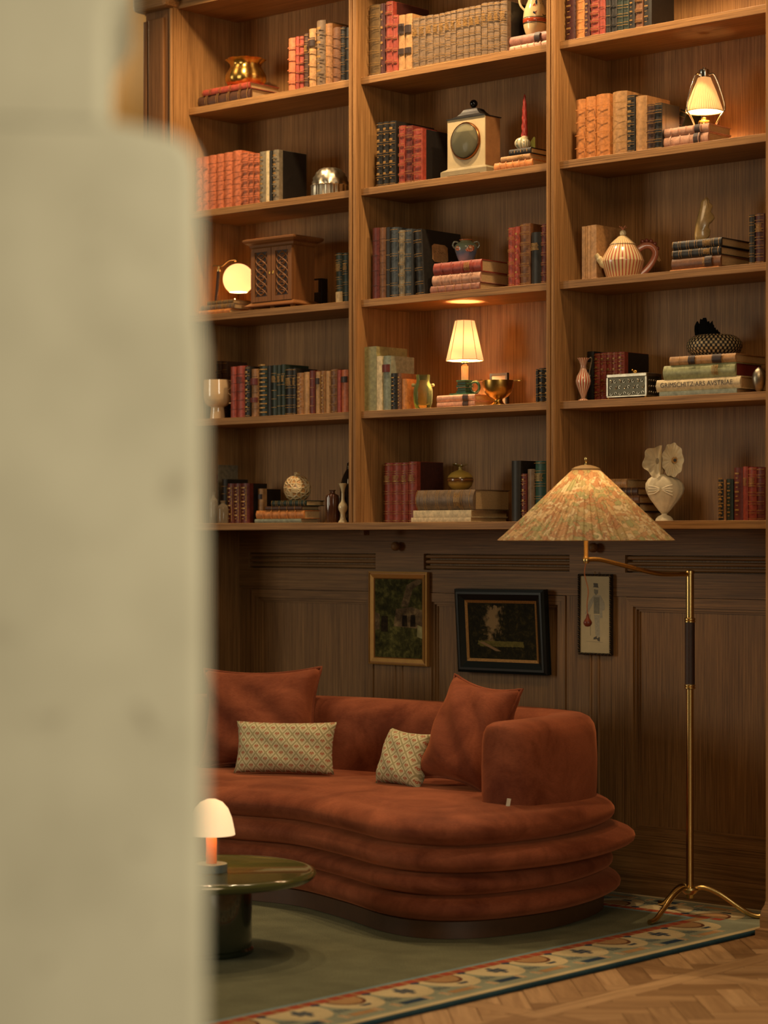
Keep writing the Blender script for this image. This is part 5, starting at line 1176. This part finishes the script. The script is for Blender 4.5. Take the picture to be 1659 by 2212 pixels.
def ruffle(name, cx_, cz_, rx_, rz_, a0, a1, lobes, amp, tilt, seed):
    rnd = random.Random(seed); m = M(); nA = 64; fr, bk_ = [], []
    closed = abs(a1-a0-2*PI) < 1e-3
    for q in (0.06, 0.35, 0.7, 0.9, 1.0):
        f_, b_ = [], []
        for j in range(nA if closed else nA+1):
            a = a0+(a1-a0)*j/nA; k = q*(1-amp*(0.5-0.5*math.cos(lobes*(a-a0)))*q**3)
            dx, dz = k*rx_*math.cos(a), k*rz_*math.sin(a); y_ = -0.03*q*q*0.6+0.0025*q*math.sin(lobes*2*(a-a0))+tilt*dx*s
            f_.append(((cx_+dx)*s, y_-0.012-0.002, (cz_+dz)*s)); b_.append(((cx_+dx)*s, y_-0.012+0.0012, (cz_+dz)*s))
        fr.append(f_); bk_.append(b_)
    m.loft(fr+bk_[::-1], True, True, closed=True) if not closed else m.loft(fr+bk_[::-1], True, True)
    return m.build(name, shellm, ssc, 40)
ruffle('flower', -180, 1410, 410, 400, PI*0.42, PI*1.55, 6, 0.16, 0.5, 1)
ruffle('flower', 170, 1450, 255, 420, 0, 2*PI, 9, 0.09, -0.4, 2)
ey = plain('flower_eye', '2C241C', 0.5); ylw = plain('flower_ring', 'A87E40', 0.6)
M().ball((225*s, -0.024, 1450*s), 80*s, 14, 1.0, 0.9, 0.12).build('flower_ring', ylw, ssc, 60); M().ball((228*s, -0.026, 1445*s), 42*s, 12, 1.0, 0.9, 0.2).build('flower_eye', ey, ssc, 60)
M().ball((-190*s, -0.016, 1430*s), 60*s, 12, 1.3, 0.8, 0.3).build('flower_heart', plain('flower_grey', '8A7C60', 0.6), ssc, 60)

# ================================================================== PICTURES ON THE WAINSCOT
def frame(name, label, px0, px1, py0, py1, Y, th, mats, steps, tilt=0.0, ang=0.0):
    xa, xb = PX(px0, Y), PX(px1, Y); zc = (py0+py1)/2; z1, z0 = PZ((px0+px1)/2, py0, Y), PZ((px0+px1)/2, py1, Y)
    t = thing(name, label, 'picture', ((xa+xb)/2, Y, (z0+z1)/2), rot=(tilt, ang, 0), group='pictures on the wainscot')
    W, H = (xb-xa)/2, (z1-z0)/2
    for (w0, w1, y0, y1, mt, nm) in steps:
        a = [(-W+w0, -H+w0), (W-w0, -H+w0), (W-w0, H-w0), (-W+w0, H-w0)]; b = [(-W+w1, -H+w1), (W-w1, -H+w1), (W-w1, H-w1), (-W+w1, H-w1)]
        for i in range(4):
            j = (i+1) % 4; m = M()
            m.loft([[(a[i][0], th, a[i][1]), (a[i][0], y0, a[i][1]), (b[i][0], y1, b[i][1]), (b[i][0], th, b[i][1])], [(a[j][0], th, a[j][1]), (a[j][0], y0, a[j][1]), (b[j][0], y1, b[j][1]), (b[j][0], th, b[j][1])]])
            m.build(nm, mt, t)
    return t, W-steps[-1][1], H-steps[-1][1]
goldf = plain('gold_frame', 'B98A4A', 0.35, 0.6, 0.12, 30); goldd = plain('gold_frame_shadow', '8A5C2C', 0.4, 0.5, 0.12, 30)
ebon = plain('ebonised_frame', '141816', 0.3, 0, 0.15, 30); giltd = plain('carved_gilt', '8E6430', 0.45, 0.6, 0.5, 260, 1.0)
def foliage(name, cols, s1, s2):
    m, N, L, P = nt(name); tc = N.new('ShaderNodeTexCoord'); f = tex(N, L, tc.outputs['Object'], s1, 8, 0.75, 0.4); g = tex(N, L, tc.outputs['Object'], s2, 4, 0.6)
    a = ramp(N, L, f, [(0.3, lin(cols[0])), (0.5, lin(cols[1])), (0.68, lin(cols[2]))]); b = ramp(N, L, g, [(0.35, (0.55, 0.55, 0.55)), (0.65, (1.2, 1.2, 1.2))])
    L.new(mixc(N, L, a, b, 1.0, 'MULTIPLY'), P.inputs['Base Color']); P.inputs['Roughness'].default_value = 0.85; P.inputs['Specular IOR Level'].default_value = 0.12; return m
def paint(t, name, polys, mat, y):
    m = M()
    for p in polys: m.loft([[(x, y, z) for x, z in p], [(x, y+0.0003, z) for x, z in p]])
    o = m.build(name, mat, t); o['kind'] = 'stuff'
# ruin in a gold frame
t, W, H = frame('framed_picture', 'upright gold-framed painting of an overgrown ruin', 795, 921, 1235, 1437, YW-0.034, 0.018, None,
    [(0, 0.006, 0.002, 0.0, goldf, 'frame_outer'), (0.006, 0.010, 0.004, 0.004, goldd, 'frame_groove'), (0.010, 0.024, 0.0, 0.0045, goldf, 'frame_rail'), (0.024, 0.027, 0.006, 0.008, goldd, 'frame_slip')])
M().box(-W, W, 0.009, 0.014, -H, H).build('canvas', foliage('ruin_foliage', ('1E1C10', '3E3C1E', '6A6434'), 46, 12), t)
st1 = foliage('ruin_stone', ('3A2E20', '5E4C36', '86704E'), 40, 14); st2 = foliage('ruin_shadow', ('120F0A', '241C12', '3A2E1E'), 40, 14)
N_ = lambda pts: [(u*W, v*H) for u, v in pts]
paint(t, 'painted_ruin', [N_([(-0.2, -0.2), (1, -0.25), (1, 0.22), (0.55, 0.30), (-0.1, 0.24)]), N_([(0.1, 0.3), (0.35, 0.85), (0.75, 1), (1, 1), (0.95, 0.9), (0.6, 0.75), (0.4, 0.3)]), N_([(-1, -0.3), (-0.8, -0.3), (-0.8, 0.1), (-1, 0.15)])], st1, 0.0086)
paint(t, 'painted_arches', [N_([(0.15, -0.2), (0.38, -0.2), (0.36, 0.08), (0.17, 0.08)]), N_([(0.5, -0.2), (0.72, -0.2), (0.70, 0.1), (0.52, 0.1)]), N_([(-0.75, -0.35), (-0.45, -0.35), (-0.45, 0.05), (-0.72, 0.05)])], st2, 0.0082)
paint(t, 'painted_light', [N_([(0.78, -0.45), (1, -0.5), (1, -0.2), (0.8, -0.15)])], foliage('ruin_light', ('6A6446', '8A8258', '9A9468'), 30, 14), 0.0082)
# landscape in an ebonised frame, hanging with its top tipped forward
t, W, H = frame('framed_picture', 'black-framed dark woodland landscape painting above the sofa', 983, 1176, 1273, 1456, YW-0.052, 0.030, None,
    [(0, 0.010, 0.006, 0.002, ebon, 'frame_outer'), (0.010, 0.018, 0.0, 0.0, ebon, 'frame_rim'), (0.018, 0.040, 0.002, 0.014, ebon, 'frame_cove'), (0.040, 0.050, 0.012, 0.015, giltd, 'gilt_slip')], tilt=0.062, ang=-0.006)
def landscape(W, H):
    m, N, L, P = nt('woodland_painting'); tc = N.new('ShaderNodeTexCoord'); sx = N.new('ShaderNodeSeparateXYZ'); L.new(tc.outputs['Object'], sx.inputs[0])
    def mth(op, a, b=None, c=None):
        n = node(N, 'ShaderNodeMath', operation=op)
        for i_, v in enumerate((a, b, c)):
            if v is None: continue
            if isinstance(v, (int, float)): n.inputs[i_].default_value = v
            else: L.new(v, n.inputs[i_])
        return n.outputs[0]
    u = mth('DIVIDE', sx.outputs[0], W); v = mth('DIVIDE', sx.outputs[2], H)
    n1 = mth('SUBTRACT', tex(N, L, tc.outputs['Object'], 60, 8, 0.75), 0.5); n2 = mth('SUBTRACT', tex(N, L, tc.outputs['Object'], 16, 4, 0.6), 0.5)
    f = tex(N, L, tc.outputs['Object'], 50, 8, 0.75, 0.4)
    trees = ramp(N, L, f, [(0.3, lin('100F09')), (0.52, lin('211E10')), (0.7, lin('443A1C'))])
    rag = mth('ADD', mth('MULTIPLY', n1, 3.4), mth('MULTIPLY', n2, 4.2))
    sky = mth('ADD', mth('DIVIDE', mth('ABSOLUTE', mth('ADD', mth('MULTIPLY_ADD', v, -0.16, u), 0.32)), 0.20), rag)
    sky = mth('MULTIPLY', mth('MINIMUM', mth('MAXIMUM', mth('MULTIPLY', mth('SUBTRACT', 1.15, sky), 1.1), 0.0), 1.0), mth('MULTIPLY', mth('GREATER_THAN', mth('MULTIPLY_ADD', n1, 0.3, v), -0.38), mth('LESS_THAN', mth('MULTIPLY_ADD', n1, 1.2, v), 0.85)))
    c = mixc(N, L, trees, lin('846C4A'), sky)
    md = mth('ADD', mth('ABSOLUTE', mth('DIVIDE', mth('ADD', v, 0.46), 0.10)), mth('MULTIPLY', n1, 1.2)); md = mth('MAXIMUM', md, mth('ADD', mth('ABSOLUTE', mth('DIVIDE', u, 0.68)), mth('MULTIPLY', n2, 0.8)))
    c = mixc(N, L, c, ramp(N, L, f, [(0.3, lin('3E3A1C')), (0.7, lin('6E6230'))]), mth('LESS_THAN', md, 1.0))
    tr = mth('ADD', mth('DIVIDE', mth('ABSOLUTE', mth('ADD', mth('ADD', u, mth('MULTIPLY', v, 1.6)), 1.28)), 0.10), mth('MULTIPLY', n1, 1.0))
    tr = mth('MULTIPLY', mth('LESS_THAN', tr, 0.8), mth('MULTIPLY', mth('LESS_THAN', v, -0.40), mth('GREATER_THAN', v, -0.72)))
    c = mixc(N, L, c, lin('7C6044'), tr)
    L.new(c, P.inputs['Base Color']); P.inputs['Roughness'].default_value = 0.8; P.inputs['Specular IOR Level'].default_value = 0.12; return m
M().box(-W, W, 0.017, 0.022, -H, H).build('canvas', landscape(W, H), t)
# drawing of a man in a top hat
rope = plain('rope_frame', '4A3A22', 0.4, 0.5, 0.3, 40); roped = plain('rope_frame_dark', '241B10', 0.5, 0.2, 0.3, 40)
t, W, H = frame('framed_picture', 'narrow rope-framed pencil drawing of a standing figure in a top hat', 1248, 1320, 1240, 1415, YW-0.030, 0.012, None, [(0, 0.007, 0.003, 0.003, roped, 'frame_backing')])
m_ = 0.0035
for (p, q) in (((-W-m_, -H-m_), (W+m_, -H-m_)), ((W+m_, -H-m_), (W+m_, H+m_)), ((W+m_, H+m_), (-W-m_, H+m_)), ((-W-m_, H+m_), (-W-m_, -H-m_))):
    L_ = math.hypot(q[0]-p[0], q[1]-p[1]); n_ = int(L_/0.0022); ux, uz = (q[0]-p[0])/L_, (q[1]-p[1])/L_
    for ph in (0, PI):
        M().tube([(p[0]+ux*L_*k/n_-uz*0.0022*math.cos(k*0.9+ph), 0.001+0.0022*math.sin(k*0.9+ph), p[1]+uz*L_*k/n_+ux*0.0022*math.cos(k*0.9+ph)) for k in range(n_+1)], 0.0021, 6).build('rope_strand', rope if ph else roped, t, 60)
M().tube([(0.003*math.cos(a), 0.004, H+0.010+0.004*math.sin(a)) for a in [2*PI*k/12 for k in range(12)]], 0.001, 6, True).build('hanging_ring', brass, t, 60)
M().box(-W, W, 0.006, 0.010, -H, H).build('drawing_paper', plain('aged_paper', 'AE9E78', 0.7, 0, 0.08, 20), t)
N_ = lambda pts: [(u*W, v*H) for u, v in pts]
pen1 = plain('pencil_mid', '75705E', 0.8, 0, 0.2, 120); pen2 = plain('pencil_light', '97907A', 0.8, 0, 0.2, 120); pen3 = plain('pencil_dark', '504C42', 0.8, 0, 0.2, 120)
paint(t, 'drawn_coat', [N_([(-0.1, 0.5), (0.35, 0.5), (0.62, 0.3), (0.62, 0.12), (0.45, 0.1), (0.48, -0.08), (0.3, -0.1), (0.3, 0.4), (-0.05, 0.4), (-0.45, 0.05), (-0.7, 0.0), (-0.4, 0.35)]), N_([(-0.08, 0.0), (0.28, -0.02), (0.3, -0.55), (0.2, -0.62), (0.12, -0.55), (0.05, -0.6), (0.0, -0.5)])], pen2, 0.0057)
paint(t, 'drawn_waistcoat', [N_([(-0.1, 0.45), (0.28, 0.45), (0.28, 0.02), (-0.1, 0.02)]), N_([(-0.08, 0.66), (0.18, 0.64), (0.18, 0.56), (0.05, 0.5), (-0.08, 0.56)])], pen1, 0.0054)
paint(t, 'drawn_hat', [N_([(-0.12, 0.82), (0.16, 0.81), (0.18, 0.72), (0.24, 0.70), (-0.16, 0.71), (-0.1, 0.73)]), N_([(-0.1, -0.6), (0.1, -0.56), (0.12, -0.64), (-0.12, -0.65)]), N_([(0.1, -0.62), (0.3, -0.58), (0.3, -0.7), (0.16, -0.68)])], pen3, 0.0051)
paint(t, 'drawn_cane', [N_([(-0.36, 0.0), (-0.34, 0.0), (-0.31, -0.55), (-0.33, -0.55)]), N_([(-0.6, -0.7), (0.5, -0.72), (0.5, -0.725), (-0.6, -0.705)])], pen1, 0.0054)
